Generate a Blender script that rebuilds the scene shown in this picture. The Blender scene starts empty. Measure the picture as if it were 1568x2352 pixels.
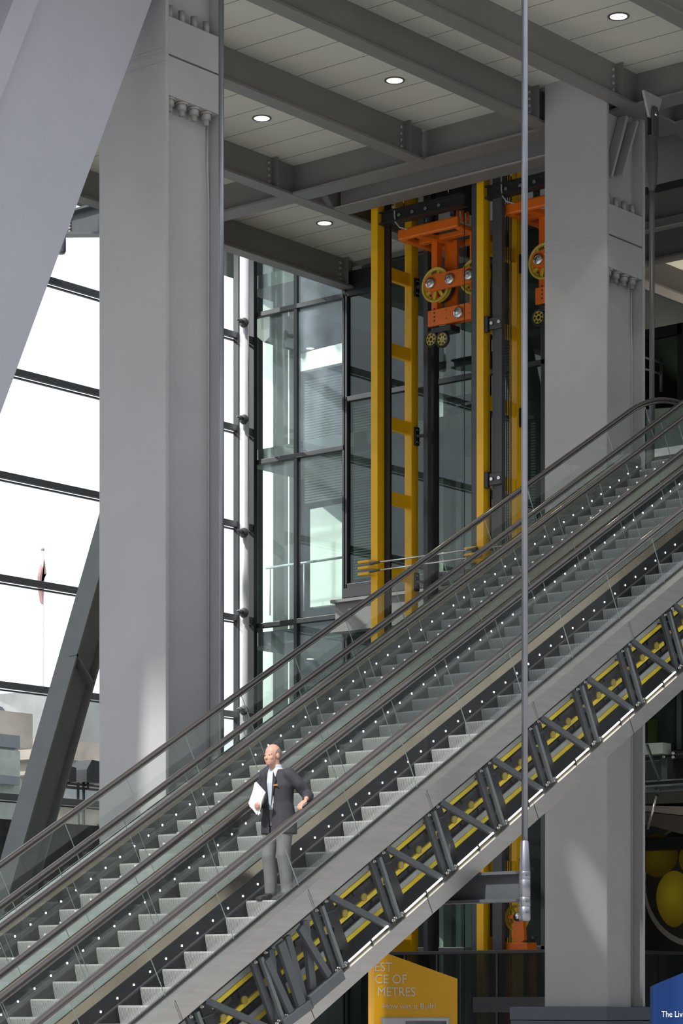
import bpy, bmesh, math, random
from mathutils import Vector, Matrix
random.seed(7)
S = bpy.context.scene
COL = S.collection
PI = math.pi
# ------------------------------------------------------------------ image pixels cast onto chosen planes: the place is laid out in metres,
# X runs along the escalators (rising), Y across them (away from the street side), Z up.
ANG = math.radians(39.5); FPX = 5970.0; HOR = 2300.0; CX = 784.0; EYE = 1.6
SA, CA = math.sin(ANG), math.cos(ANG)
def _d(x, y):
    r = (x-CX)/FPX
    return (r*SA+CA, -r*CA+SA, (HOR-y)/FPX)
def sx(x, y, X):
    d = _d(x, y); t = X/d[0]; return Vector((X, t*d[1], EYE+t*d[2]))
def sy(x, y, Y):
    d = _d(x, y); t = Y/d[1]; return Vector((t*d[0], Y, EYE+t*d[2]))
def sz(x, y, Z):
    d = _d(x, y); t = (Z-EYE)/d[2]; return Vector((t*d[0], t*d[1], Z))
TAN = math.tan(math.radians(29.8)); SL = math.atan(TAN)
UP_S = Vector((math.cos(SL), 0, math.sin(SL)))      # along the incline
UP_N = Vector((-math.sin(SL), 0, math.cos(SL)))     # square to it

# ------------------------------------------------------------------ materials
MATS = {}
def _new(name):
    m = bpy.data.materials.new(name); m.use_nodes = True
    m.node_tree.nodes.clear(); MATS[name] = m
    return m, m.node_tree.nodes, m.node_tree.links
def pbr(name, col, rough=.5, metal=0., var=.06, scale=3., bump=0., bscale=60., spec=.5, stretch=(1, 1, 1), coat=0.):
    m, N, L = _new(name)
    o = N.new('ShaderNodeOutputMaterial'); b = N.new('ShaderNodeBsdfPrincipled')
    L.new(b.outputs[0], o.inputs[0])
    b.inputs['Roughness'].default_value = rough; b.inputs['Metallic'].default_value = metal
    b.inputs['Specular IOR Level'].default_value = spec
    b.inputs['Coat Weight'].default_value = coat
    tc = N.new('ShaderNodeTexCoord'); mp = N.new('ShaderNodeMapping'); mp.inputs['Scale'].default_value = stretch
    L.new(tc.outputs['Object'], mp.inputs[0])
    n = N.new('ShaderNodeTexNoise'); n.inputs['Scale'].default_value = scale; n.inputs['Detail'].default_value = 4
    L.new(mp.outputs[0], n.inputs['Vector'])
    r = N.new('ShaderNodeValToRGB'); c = Vector(col)
    r.color_ramp.elements[0].position = .3; r.color_ramp.elements[1].position = .7
    r.color_ramp.elements[0].color = (*(c*(1-var)), 1); r.color_ramp.elements[1].color = (*(c*(1+var)), 1)
    L.new(n.outputs[0], r.inputs[0]); L.new(r.outputs[0], b.inputs['Base Color'])
    if bump:
        n2 = N.new('ShaderNodeTexNoise'); n2.inputs['Scale'].default_value = bscale; n2.inputs['Detail'].default_value = 3
        L.new(mp.outputs[0], n2.inputs['Vector'])
        bp = N.new('ShaderNodeBump'); bp.inputs['Strength'].default_value = bump; bp.inputs['Distance'].default_value = .02
        L.new(n2.outputs[0], bp.inputs['Height']); L.new(bp.outputs[0], b.inputs['Normal'])
    return m
def emit(name, col, s):
    m, N, L = _new(name)
    o = N.new('ShaderNodeOutputMaterial'); e = N.new('ShaderNodeEmission')
    e.inputs[0].default_value = (*col, 1); e.inputs[1].default_value = s
    L.new(e.outputs[0], o.inputs[0]); return m
def glass(name, tint=(.9, .95, .92), dirt_haze=.02, ior=1.45, refl=1.0, rough=.0, dirt_haze_col=(.8, .88, .95), dscale=2.5):
    m, N, L = _new(name)
    o = N.new('ShaderNodeOutputMaterial')
    t = N.new('ShaderNodeBsdfTransparent'); t.inputs[0].default_value = (*tint, 1)
    g = N.new('ShaderNodeBsdfGlossy'); g.inputs['Roughness'].default_value = rough
    g.inputs[0].default_value = (refl, refl, refl, 1)
    lw = N.new('ShaderNodeLayerWeight'); lw.inputs[0].default_value = .5
    pw = N.new('ShaderNodeMath'); pw.operation = 'POWER'; pw.inputs[1].default_value = 4.5; L.new(lw.outputs['Facing'], pw.inputs[0])
    f = N.new('ShaderNodeMath'); f.operation = 'MULTIPLY_ADD'; f.use_clamp = True; L.new(pw.outputs[0], f.inputs[0])
    f0 = ((ior-1)/(ior+1))**2; f.inputs[1].default_value = .9; f.inputs[2].default_value = f0
    mx = N.new('ShaderNodeMixShader'); L.new(f.outputs[0], mx.inputs[0]); L.new(t.outputs[0], mx.inputs[1]); L.new(g.outputs[0], mx.inputs[2])
    d = N.new('ShaderNodeBsdfDiffuse'); d.inputs[0].default_value = (*dirt_haze_col, 1)
    n = N.new('ShaderNodeTexNoise'); n.inputs['Scale'].default_value = dscale; n.inputs['Detail'].default_value = 6
    tc = N.new('ShaderNodeTexCoord'); L.new(tc.outputs['Object'], n.inputs['Vector'])
    mm = N.new('ShaderNodeMath'); mm.operation = 'MULTIPLY'; mm.inputs[1].default_value = dirt_haze*2
    L.new(n.outputs[0], mm.inputs[0])
    m2 = N.new('ShaderNodeMixShader'); L.new(mm.outputs[0], m2.inputs[0]); L.new(mx.outputs[0], m2.inputs[1]); L.new(d.outputs[0], m2.inputs[2])
    L.new(m2.outputs[0], o.inputs[0]); return m
def striped(name, axis, pitch, c0, c1, duty=.5, rough=.45, metal=.0, soft=.15, bump=.4):
    """parallel grooves along one axis of the object's own coordinates"""
    m, N, L = _new(name)
    o = N.new('ShaderNodeOutputMaterial'); b = N.new('ShaderNodeBsdfPrincipled'); L.new(b.outputs[0], o.inputs[0])
    b.inputs['Roughness'].default_value = rough; b.inputs['Metallic'].default_value = metal
    tc = N.new('ShaderNodeTexCoord'); s = N.new('ShaderNodeSeparateXYZ'); L.new(tc.outputs['Object'], s.inputs[0])
    dv = N.new('ShaderNodeMath'); dv.operation = 'DIVIDE'; dv.inputs[1].default_value = pitch; L.new(s.outputs[axis], dv.inputs[0])
    fr = N.new('ShaderNodeMath'); fr.operation = 'FRACT'; L.new(dv.outputs[0], fr.inputs[0])
    r = N.new('ShaderNodeValToRGB'); e = r.color_ramp.elements
    e[0].position = max(0, duty-soft); e[0].color = (*c0, 1); e[1].position = duty; e[1].color = (*c1, 1)
    L.new(fr.outputs[0], r.inputs[0]); L.new(r.outputs[0], b.inputs['Base Color'])
    if bump:
        bp = N.new('ShaderNodeBump'); bp.inputs['Strength'].default_value = bump; bp.inputs['Distance'].default_value = .005
        L.new(r.outputs[0], bp.inputs['Height']); L.new(bp.outputs[0], b.inputs['Normal'])
    return m

# ------------------------------------------------------------------ mesh builder
class MB:
    def __init__(s): s.v = []; s.f = []; s.sm = []; s.mi = []
    def _add(s, vs, fs, smooth=False, mi=0):
        o = len(s.v); s.v += [tuple(p) for p in vs]
        for f in fs: s.f.append(tuple(o+i for i in f)); s.sm.append(smooth); s.mi.append(mi)
        return s
    def box(s, a, b, mi=0):
        (x0, y0, z0), (x1, y1, z1) = [min(p, q) for p, q in zip(a, b)], [max(p, q) for p, q in zip(a, b)]
        vs = [(x0, y0, z0), (x1, y0, z0), (x1, y1, z0), (x0, y1, z0), (x0, y0, z1), (x1, y0, z1), (x1, y1, z1), (x0, y1, z1)]
        return s._add(vs, [(0, 3, 2, 1), (4, 5, 6, 7), (0, 1, 5, 4), (1, 2, 6, 5), (2, 3, 7, 6), (3, 0, 4, 7)], False, mi)
    def bbox(s, a, b, r=.01):
        """box with chamfered long edges"""
        bm = bmesh.new(); a, b = Vector(a), Vector(b)
        bmesh.ops.create_cube(bm, size=1, matrix=Matrix.Translation((a+b)/2) @ Matrix.Diagonal((*[abs(q) for q in (b-a)], 1)))
        bmesh.ops.bevel(bm, geom=bm.edges[:], offset=r, segments=2, affect='EDGES', profile=.5)
        return s.take(bm)
    def take(s, bm, smooth=False, mi=0):
        bm.verts.index_update()
        s._add([v.co for v in bm.verts], [[v.index for v in f.verts] for f in bm.faces], smooth, mi); bm.free(); return s
    def obox(s, p0, p1, wid, hgt, up=(0, 0, 1), mi=0, shift=(0, 0)):
        """bar from p0 to p1 with section wid (sideways) x hgt (along up)"""
        p0, p1 = Vector(p0), Vector(p1); d = (p1-p0).normalized(); up = Vector(up)
        sd = d.cross(up).normalized(); u = sd.cross(d).normalized(); vs = []
        for p in (p0, p1):
            for a, b in ((-1, -1), (1, -1), (1, 1), (-1, 1)):
                vs.append(p+sd*(a*wid/2+shift[0])+u*(b*hgt/2+shift[1]))
        return s._add(vs, [(3, 2, 1, 0), (4, 5, 6, 7), (0, 1, 5, 4), (1, 2, 6, 5), (2, 3, 7, 6), (3, 0, 4, 7)], False, mi)
    def prism(s, poly, axis, a, b, mi=0, smooth=False):
        """polygon in the plane across `axis`, extruded a..b. axis 'y': (x,z); 'x': (y,z); 'z': (x,y)"""
        def mk(p, q):
            return {'y': (p[0], q, p[1]), 'x': (q, p[0], p[1]), 'z': (p[0], p[1], q)}[axis]
        n = len(poly); vs = [mk(p, a) for p in poly]+[mk(p, b) for p in poly]
        fs = [tuple(range(n))[::-1], tuple(range(n, 2*n))]
        s._add(vs, fs, False, mi); o = len(s.v)-2*n
        for i in range(n):
            j = (i+1) % n; s.f.append((o+i, o+j, o+n+j, o+n+i)); s.sm.append(smooth); s.mi.append(mi)
        return s
    def tube(s, pts, r, seg=12, cap=True, mi=0, smooth=True):
        pts = [Vector(p) for p in pts]; rs = r if isinstance(r, (list, tuple)) else [r]*len(pts)
        o = len(s.v); ref = None
        for i, p in enumerate(pts):
            d = (pts[min(i+1, len(pts)-1)]-pts[max(i-1, 0)])
            d = d.normalized() if d.length > 1e-9 else Vector((0, 0, 1))
            if ref is None: ref = Vector((0, 0, 1)) if abs(d.z) < .9 else Vector((1, 0, 0))
            sd = d.cross(ref).normalized(); u = sd.cross(d).normalized(); ref = u
            for k in range(seg):
                t = 2*PI*k/seg; s.v.append(tuple(p+(sd*math.cos(t)+u*math.sin(t))*rs[i]))
        for i in range(len(pts)-1):
            for k in range(seg):
                a = o+i*seg+k; b = o+i*seg+(k+1) % seg
                s.f.append((a, b, b+seg, a+seg)); s.sm.append(smooth); s.mi.append(mi)
        if cap:
            s.f.append(tuple(o+k for k in range(seg))[::-1]); s.sm.append(False); s.mi.append(mi)
            e = o+(len(pts)-1)*seg
            s.f.append(tuple(e+k for k in range(seg))); s.sm.append(False); s.mi.append(mi)
        return s
    def cyl(s, p0, p1, r0, r1=None, seg=16, mi=0): return s.tube([p0, p1], [r0, r0 if r1 is None else r1], seg, True, mi)
    def lathe(s, prof, c, axis=(0, 0, 1), seg=24, mi=0):
        """profile (r, h) turned about `axis` through c"""
        ax = Vector(axis).normalized(); ref = Vector((0, 0, 1)) if abs(ax.z) < .9 else Vector((1, 0, 0))
        sd = ax.cross(ref).normalized(); u = sd.cross(ax); c = Vector(c); o = len(s.v)
        for r, h in prof:
            for k in range(seg):
                t = 2*PI*k/seg; s.v.append(tuple(c+ax*h+(sd*math.cos(t)+u*math.sin(t))*r))
        for i in range(len(prof)-1):
            for k in range(seg):
                a = o+i*seg+k; b = o+i*seg+(k+1) % seg
                s.f.append((a, b, b+seg, a+seg)); s.sm.append(True); s.mi.append(mi)
        return s
    def ball(s, c, r, seg=12, rings=8, mi=0, mat=None):
        bm = bmesh.new(); r = r if isinstance(r, (list, tuple)) else (r, r, r)
        M = Matrix.Translation(Vector(c)) @ (mat.to_4x4() if mat else Matrix.Identity(4)) @ Matrix.Diagonal((*r, 1))
        bmesh.ops.create_uvsphere(bm, u_segments=seg, v_segments=rings, radius=1, matrix=M)
        return s.take(bm, True, mi)
    def quad(s, a, b, c, d, mi=0): return s._add([a, b, c, d], [(0, 1, 2, 3)], False, mi)
    def mesh(s, name, mats):
        me = bpy.data.meshes.new(name); me.from_pydata(s.v, [], s.f)
        for m in (mats if isinstance(mats, (list, tuple)) else [mats]): me.materials.append(m)
        me.polygons.foreach_set('use_smooth', s.sm); me.polygons.foreach_set('material_index', s.mi)
        bm = bmesh.new(); bm.from_mesh(me); bmesh.ops.recalc_face_normals(bm, faces=bm.faces[:]); bm.to_mesh(me); bm.free()
        me.update(); return me
    def build(s, name, mats, parent=None, label=None):
        return place(name, s.mesh(name, mats), parent, label=label)

def place(name, me, parent=None, at=None, label=None):
    o = bpy.data.objects.new(name, me); COL.objects.link(o)
    if parent is not None:
        o.parent = parent
        base = world_loc(parent)
        o.location = (Vector(at) if at is not None else Vector((0, 0, 0)))-base
    elif at is not None: o.location = at
    if label: o['label'] = label
    return o
def world_loc(o):
    p = Vector(o.location)
    while o.parent is not None: o = o.parent; p = p+Vector(o.location)
    return p
def tag(o, label=None, cat=None, group=None, kind=None):
    if label: o['label'] = label
    if cat: o['category'] = cat
    if group: o['group'] = group
    if kind: o['kind'] = kind
    return o
def thing(name, label, cat, loc, group=None):
    o = bpy.data.objects.new(name, None); COL.objects.link(o); o.location = loc; o.empty_display_size = .2
    return tag(o, label, cat, group)
def struct(name, mb, mats, parent=None):
    o = mb.build(name, mats, parent)
    if parent is None: o['kind'] = 'structure'
    return o
def dup(root, delta, label=None, group=None):
    def cp(o, par):
        c = o.copy(); COL.objects.link(c); c.parent = par
        for ch in o.children: cp(ch, c)
        return c
    r = cp(root, None); r.location = Vector(root.location)+Vector(delta)
    if label: r['label'] = label
    if group: r['group'] = group
    return r
M_col = pbr('grey steel paint', (.37, .365, .372), .5, var=.04, scale=1.2, bump=.06, bscale=25)
M_brace = pbr('skylit steel paint', (.42, .425, .48), .5, var=.03, scale=1.5, bump=.12, bscale=22)  # same paint as the columns, with bluish skylight put into the colour
M_beam = pbr('dimmed beam paint', (.175, .168, .16), .5, var=.05, scale=1)  # column paint darkened: dimness under the ceiling is put into the colour
M_beamflange = M_beam
M_joint = pbr('shadow gap', (.03, .03, .03), .8)
M_bolt = pbr('painted bolt', (.30, .29, .28), .45)
M_steel = pbr('brushed stainless', (.56, .54, .515), .36, 1., var=.07, scale=2.2, stretch=(1, 1, 9))
M_deck = pbr('polished inner deck', (.20, .165, .115), .2, 1., var=.18, scale=1.3)
M_skirt = pbr('black skirt', (.014, .014, .016), .55, 0., spec=.2)
M_rail = pbr('bronze black rubber', (.05, .043, .04), .28, 0., coat=.3)
M_railtrack = pbr('handrail track steel', (.45, .42, .40), .25, 1.)
M_glass = glass('balustrade glass', (.95, .97, .955), .006, 1.5)
M_edge = pbr('glass edge', (.5, .6, .55), .3)
M_led = emit('skirt light', (.86, .88, 1.), 10.)
M_step = striped('step comb', 1, .0165, (.56, .56, .56), (.16, .16, .165), .62, .42, .35)
M_stepside = pbr('step side', (.05, .05, .055), .6)
M_truss = pbr('charcoal truss paint', (.075, .082, .09), .42)
M_yel = pbr('yellow steel paint', (.84, .46, .0), .4, var=.05)
M_yel2 = pbr('bright yellow track', (.95, .72, .03), .4)
M_pale = pbr('pale grey track', (.42, .44, .40), .5)
M_chain = pbr('oily chain', (.03, .03, .032), .45, var=.3, scale=8)
M_orange = pbr('orange paint', (.74, .145, .003), .42, var=.05)
M_wheel = pbr('yellow cast wheel', (.62, .46, .05), .45)
M_black = pbr('black steel', (.018, .018, .02), .4)
M_dark = pbr('dark grey steel', (.055, .057, .06), .45)
M_rodk = pbr('dark rod paint', (.07, .072, .08), .4)
M_trans = pbr('blue grey transom', (.085, .095, .105), .4)
M_rod = pbr('grey metallic rod', (.22, .23, .26), .3, .7)
M_chrome = pbr('bright steel', (.55, .54, .53), .25, 1.)
M_tubeglow = emit('tube light', (1., .96, .88), 3.2)
M_lamp = emit('downlight glow', (1., .88, .68), 5.)
M_ring = pbr('downlight trim', (.10, .10, .10), .4)
M_floor = pbr('stone paving', (.50, .49, .47), .6, var=.1)
M_conc = pbr('pale concrete slab', (.20, .20, .195), .7)
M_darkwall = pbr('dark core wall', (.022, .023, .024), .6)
M_white = pbr('white painted panel', (.80, .83, .80), .5)
M_facade = glass('facade glass', (.97, .98, .985), .0, 1.35)
M_stairglass = glass('green stair glass', (.74, .82, .785), .05, 1.5, dirt_haze_col=(.55, .66, .72), dscale=.9)
M_hazeglass = glass('sunlit haze stair glass', (.74, .82, .785), .13, 1.5, dirt_haze_col=(.55, .64, .74), dscale=1.6)  # heavier bluish film stands in for sunlit haze on the upper panes
M_liftglass = glass('green lift glass', (.52, .61, .565), .012, 1.5, dirt_haze_col=(.5, .6, .62))
M_darkglass = glass('smoky barrier glass', (.30, .34, .32), .004, 1.6, dirt_haze_col=(.3, .36, .34))
M_frame = pbr('charcoal mullion', (.022, .025, .027), .42, 0., spec=.35)
M_mast = pbr('silver mast paint', (.55, .56, .60), .35, .1)
M_signor = pbr('amber sign face', (.86, .43, .0), .45, var=.02)
M_signside = pbr('amber sign side', (.80, .42, .05), .45, var=.02)
M_signbl = pbr('blue sign face', (.007, .032, .13), .6, var=.02, spec=.15)
M_text = pbr('pale lettering', (.78, .70, .60), .5, var=.01)
M_textw = pbr('white lettering', (.75, .78, .82), .5, var=.01)
M_plinth = pbr('blue grey plinth panel', (.075, .085, .11), .4)
M_blind = striped('slatted blind', 2, .105, (.70, .75, .72), (.03, .035, .035), .45, .6, 0., .1, .3)
M_stone = pbr('weathered stone', (.42, .37, .31), .8, var=.22, scale=.9, bump=.4, bscale=4)
M_stone2 = pbr('grey stone', (.30, .32, .31), .8, var=.2, scale=.8)
M_lead = pbr('lead roof', (.16, .18, .19), .6)
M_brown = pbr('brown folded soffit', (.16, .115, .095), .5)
M_brownlit = pbr('lit brown soffit', (.50, .38, .31), .5)  # the brown soffit made paler, light on this fold painted in
# ceiling: flat boards with joints across X, every 0.74 m
def ceil_mat():
    m, N, L = _new('ceiling boards')
    o = N.new('ShaderNodeOutputMaterial'); b = N.new('ShaderNodeBsdfPrincipled'); L.new(b.outputs[0], o.inputs[0])
    b.inputs['Roughness'].default_value = .6
    tc = N.new('ShaderNodeTexCoord'); s = N.new('ShaderNodeSeparateXYZ'); L.new(tc.outputs['Object'], s.inputs[0])
    a = N.new('ShaderNodeMath'); a.operation = 'ADD'; a.inputs[1].default_value = -32.41+74.0; L.new(s.outputs[0], a.inputs[0])
    d = N.new('ShaderNodeMath'); d.operation = 'DIVIDE'; d.inputs[1].default_value = .74; L.new(a.outputs[0], d.inputs[0])
    f = N.new('ShaderNodeMath'); f.operation = 'FRACT'; L.new(d.outputs[0], f.inputs[0])
    r = N.new('ShaderNodeValToRGB'); e = r.color_ramp.elements
    e[0].position = .018; e[0].color = (.07, .07, .065, 1); e[1].position = .026; e[1].color = (.66, .65, .58, 1)
    L.new(f.outputs[0], r.inputs[0])
    n = N.new('ShaderNodeTexNoise'); n.inputs['Scale'].default_value = .5; L.new(tc.outputs['Object'], n.inputs['Vector'])
    mx = N.new('ShaderNodeMixRGB'); mx.blend_type = 'MULTIPLY'; mx.inputs[0].default_value = .18
    L.new(r.outputs[0], mx.inputs[1]); L.new(n.outputs[0], mx.inputs[2]); L.new(mx.outputs[0], b.inputs['Base Color'])
    return m
M_ceil = ceil_mat()
M_truss2 = pbr('grey truss post', (.15, .165, .17), .35)
M_cover = glass('truss cover glass', (.97, .975, .97), .004, 1.5)
ZB, ZC = 15.84, 16.42
# ------------------------------------------------------------------ ground, ceiling and the shell around the hall
fl = MB().box((-30, -30, -.3), (62, 39.5, 0)); struct('floor', fl, M_floor)
street = MB().box((-60, 39.5, -.45), (120, 110, -.05)); struct('floor_street', street, M_stone2)
c = MB()
for (x0, x1, y0, y1) in ((13.2, 35.1, 16.4, 33.2), (35.1, 40.4, 29.98, 33.2), (35.1, 40.6, 16.4, 23.0), (42.3, 56, 14, 32)):
    c.box((x0, y0, ZC), (x1, y1, ZC+.35))
struct('ceiling', c, M_ceil)
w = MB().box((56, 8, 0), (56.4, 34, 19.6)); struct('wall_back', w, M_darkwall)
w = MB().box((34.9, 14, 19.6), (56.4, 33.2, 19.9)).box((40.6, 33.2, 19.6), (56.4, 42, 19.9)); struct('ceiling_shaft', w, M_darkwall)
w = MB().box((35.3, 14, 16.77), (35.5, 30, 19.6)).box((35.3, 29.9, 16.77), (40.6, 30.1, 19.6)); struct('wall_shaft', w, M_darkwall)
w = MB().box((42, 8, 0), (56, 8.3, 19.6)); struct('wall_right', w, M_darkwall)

struct('wall_street', MB().box((-60, -48, 0), (260, -47, 30)), M_street := pbr('street fronts', (.10, .095, .09), .8, var=.35, scale=.25))
struct('wall_street_end', MB().box((-62, -47, 0), (-61, 170, 24)), M_street)

# ------------------------------------------------------------------ columns
def make_column(x0, y0, z0, z1, label):
    W, D, tf = 1.2, 1.12, .065
    t = thing('steel_column', label, 'column', (x0+D/2, y0+W/2, z0))
    MB().bbox((x0, y0, z0), (x0+tf, y0+W, z1), .008).build('front_flange', M_col, t)
    MB().bbox((x0+D-tf, y0, z0), (x0+D, y0+W, z1), .008).build('rear_flange', M_col, t)
    MB().box((x0+tf, y0+.21, z0), (x0+D-tf, y0+W-.21, z1)).build('web', M_col, t)
    sb = []
    for za, zb in ((13.28, 13.79), (13.815, 14.3)):
        sb += [MB().bbox((x0+tf, y0+.015, za), (x0+D-tf, y0+.21, zb), .006).build('splice_block', M_col, t)]
    g = MB()
    for zz in (13.68, 13.80, 13.86):
        g.box((x0-.006, y0-.006, zz-.012), (x0+.05, y0+W+.006, zz+.012))
    g.build('splice_weld', M_col, t)
    g = MB().tube([(x0+D-tf-.02, y0+.205, z0), (x0+D-tf-.02, y0+.205, 12.2), (x0+D-tf-.05, y0+.2, 12.6), (x0+D-tf-.05, y0+.2, 13.27)], .018, 8)
    g.build('conduit', M_col, t)
    nut = MB().lathe([(0, 0), (.085, 0), (.085, -.03), (.07, -.03)], (0, 0, 0), seg=16).lathe([(.07, -.03), (.07, -.1), (.045, -.1), (.045, -.17), (0, -.17)], (0, 0, 0), seg=6).mesh('nut', M_bolt)
    stud = MB().cyl((0, 0, 0), (0, 0, .17), .045, seg=12).mesh('stud', M_bolt)
    for k in range(4):
        xx = x0+.17+k*.235
        place('bolt', nut, sb[0], (xx, y0+.1, 13.28)); place('stud', stud, sb[1], (xx, y0+.1, 14.3))
    return t
make_column(24.35, 23.0, 0, 20.5, 'tall pale grey H-section steel column left of the glass stair wall, cut by the big diagonal')
cr = make_column(34.52, 23.0, 1.51, ZC, 'tall grey H-section steel column on the slate plinth, right of the yellow lift frames')
m = MB()
for (xa, za, xb, zb) in ((35.16, 15.83, 34.72, 14.75), (35.47, 15.83, 35.03, 14.85)):
    m.obox((xa, 23.11, za), (xb, 23.11, zb), .16, .05, up=(1, 0, .3))
m.build('stiffener_plates', M_col, cr)

p = thing('column_plinth', 'slate blue panelled plinth box under the right-hand column', 'plinth', (35.3, 24, 0))
MB().bbox((34.3, 22.86, 0), (36.6, 24.72, 1.29), .006).build('lower_casing', M_plinth, p)
MB().bbox((34.29, 22.85, 1.30), (36.61, 24.73, 1.51), .006).build('top_band', M_plinth, p)
MB().bbox((34.62, 22.84, .35), (35.62, 22.87, 1.2), .004).build('display_window', pbr('plinth window', (.35, .42, .48), .15), p)

# ------------------------------------------------------------------ big diagonals of the outer frame
def lerp(a, b, t): return a+(b-a)*t
b = thing('diagonal_brace', 'huge pale lavender-grey diagonal steel member filling the upper left corner', 'brace', (16, 22.9, 0))
def bx(z, off): return 24.06+(z-14.38)*(24.02-21.47)/(14.38-8.8)+off     # x of the right edge, at Y = 22.9
def xz_strip(o0, o1):
    zt, k = 15.8, (14.38-8.8)/(24.02-21.47); xm = 24.34
    za = min(zt, 14.38+(xm-24.06-o1)*k)
    pl = [(bx(0, o0), 0), (bx(0, o1), 0), (bx(za, o1), za)]
    if za < zt and bx(zt, o0) < xm: pl.append((xm, zt))
    return pl+[(bx(zt, o0), zt)]
MB().prism(xz_strip(-1.86, 0), 'y', 22.97, 23.7).build('wide_plate', M_brace, b)
MB().prism(xz_strip(-2.2, -1.84), 'y', 22.80, 23.7).build('edge_flange', M_brace, b)
MB().prism(xz_strip(-3.9, -2.2), 'y', 23.08, 23.7).build('side_web', M_brace, b)

b = thing('diagonal_brace', 'dark green-grey slanted H-section brace behind the left column, before the glazing', 'brace', (29.6, 32.4, 0))
def dx(z): return 30.69+(z-4.56)/2.62
def strip(oa, ob, ya, yb, nm, mat=None):
    MB().prism([(dx(0)+oa, 0), (dx(15.8)+oa, 15.8), (dx(15.8)+ob, 15.8), (dx(0)+ob, 0)], 'y', ya, yb).build(nm, mat or M_brdk, b)
M_brdk = pbr('brace green grey paint', (.11, .12, .115), .45)
strip(0, .04, 32.2, 32.66, 'front_flange'); strip(.58, .62, 32.2, 32.66, 'rear_flange'); strip(.04, .58, 32.38, 32.48, 'web')
q = Vector((dx(7.8), 32.2, 7.8))
MB().obox((dx(7.55)+.02, 32.29, 7.62), (dx(7.15)+.6, 32.29, 7.15), .18, .04, up=(0, 0, 1)).build('stiffener', M_brdk, b)

# ------------------------------------------------------------------ ceiling beams (I-sections)
def ibeam(name, label, p0, p1, wid, bolts=(), group=None, stiff=()):
    p0, p1 = Vector(p0), Vector(p1); mid = (p0+p1)/2
    t = thing(name, label, 'beam', (mid.x, mid.y, ZB), group)
    dz = ZC-ZB
    MB().obox(p0+Vector((0, 0, .02)), p1+Vector((0, 0, .02)), wid, .04).build('bottom_flange', M_beam, t)
    MB().obox(p0+Vector((0, 0, .04+dz/2-.02)), p1+Vector((0, 0, .04+dz/2-.02)), .03, dz-.044).build('web', M_beam, t)
    d = (p1-p0).normalized(); sd = d.cross(Vector((0, 0, 1))).normalized()
    for x in stiff:
        q = p0+d*x
        sf_ = MB().obox(q+sd*(wid/2-.01)+Vector((0, 0, .04)), q+sd*(wid/2-.01)+Vector((0, 0, dz-.004)), .03, .02, up=d).obox(q+sd*(wid/4)+Vector((0, 0, .04)), q+sd*(wid/4)+Vector((0, 0, dz-.004)), wid/2-.02, .025, up=d)
        sf = sf_.build('stiffener', M_beam, t)
        bm = MB()
        for k in range(4):
            bm.ball(q-d*.11+sd*.03+Vector((0, 0, .13+k*.11)), .03, 8, 6)
        bm.build('bolt_row', M_bolt, sf)
    return t
AB = [(20.22, 'ceiling beam nearest the street, crossing the upper right corner'),
      (22.80, 'ceiling beam running onto the top of the right-hand column'),
      (24.42, 'ceiling beam just left of the front hanger rod at the top edge'),
      (27.05, 'ceiling beam crossing the middle downlights above the stair glazing'),
      (30.00, 'ceiling beam crossing at the head of the yellow lift frame'),
      (32.95, 'outermost ceiling beam along the top of the green stair glazing')]
for i, (Y, lb) in enumerate(AB):
    x1 = 40.3 if Y > 32 else (34.95 if Y < 29 else 40.3)
    if Y < 23.5: x1 = 40.6
    st = (34.46-13.3,) if Y < 32 else (26.7,)
    ibeam('ceiling_beam', 'long dark grey '+lb, (13.3, Y, ZB), (x1, Y, ZB), .29, stiff=st)
BB = [(35.06, 16.4, 33.1, .42, 'wide cross beam of the twin pair above the lift frames, street side'),
      (36.2, 16.4, 29.85, .40, 'cross beam of the twin pair above the lift frames, lift side'),
      (40.45, 24.0, 32.8, .30, 'short dark cross beam over the head of the lift lobby glazing')]
for X, y0, y1, wd, lb in BB:
    ibeam('cross_beam', 'dark grey '+lb, (X, y1, ZB+.005), (X, y0, ZB+.005), wd)
# beams of the ceiling beyond the lifts
for k, (p0, p1, lb) in enumerate((((42.5, 31, ZB), (42.5, 14, ZB), 'dark cross beam closing the far ceiling behind the right-hand hanger rod'),
                     ((46.6, 31, ZB), (46.6, 14, ZB), 'dark cross beam in the far ceiling, deepest of those right of the column'),
                     ((42.6, 25.2, ZB), (56, 25.2, ZB), 'dark beam under the far ceiling running back from the lift shaft'),
                     ((42.6, 28.2, ZB), (56, 28.2, ZB), 'dark beam under the far ceiling beside the bright soffit boards'))):
    ibeam('ceiling_beam', lb, p0, p1, .34)
# tapered bracket that holds the glazing head
br = thing('facade_bracket', 'tapered bolted steel bracket under the outermost beam beside the left column', 'bracket', (33.2, 33.6, 15.3))
q = [sy(x, y, 33.9) for x, y in ((163, 487), (240, 466), (240, 538), (160, 540))]
a, b_ = q[0], q[1]
bp = [(33.12, 16.02), (35.3, 16.02), (35.3, 15.86), (33.12, 15.46)]
MB().prism(bp, 'x', 33.55, 33.6).build('web', M_truss, br)
MB().obox((33.57, 33.12, 15.46), (33.57, 35.3, 15.86), .3, .04).build('bottom_flange', M_truss, br)
MB().obox((33.57, 33.12, 16.02), (33.57, 35.3, 16.02), .3, .04).build('top_flange', M_truss, br)
bb = MB()
for k in range(5): bb.ball((33.53, 34.08, 15.92-k*.06), .03, 8, 6)
bb.build('bolt_row', M_bolt, br)

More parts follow.
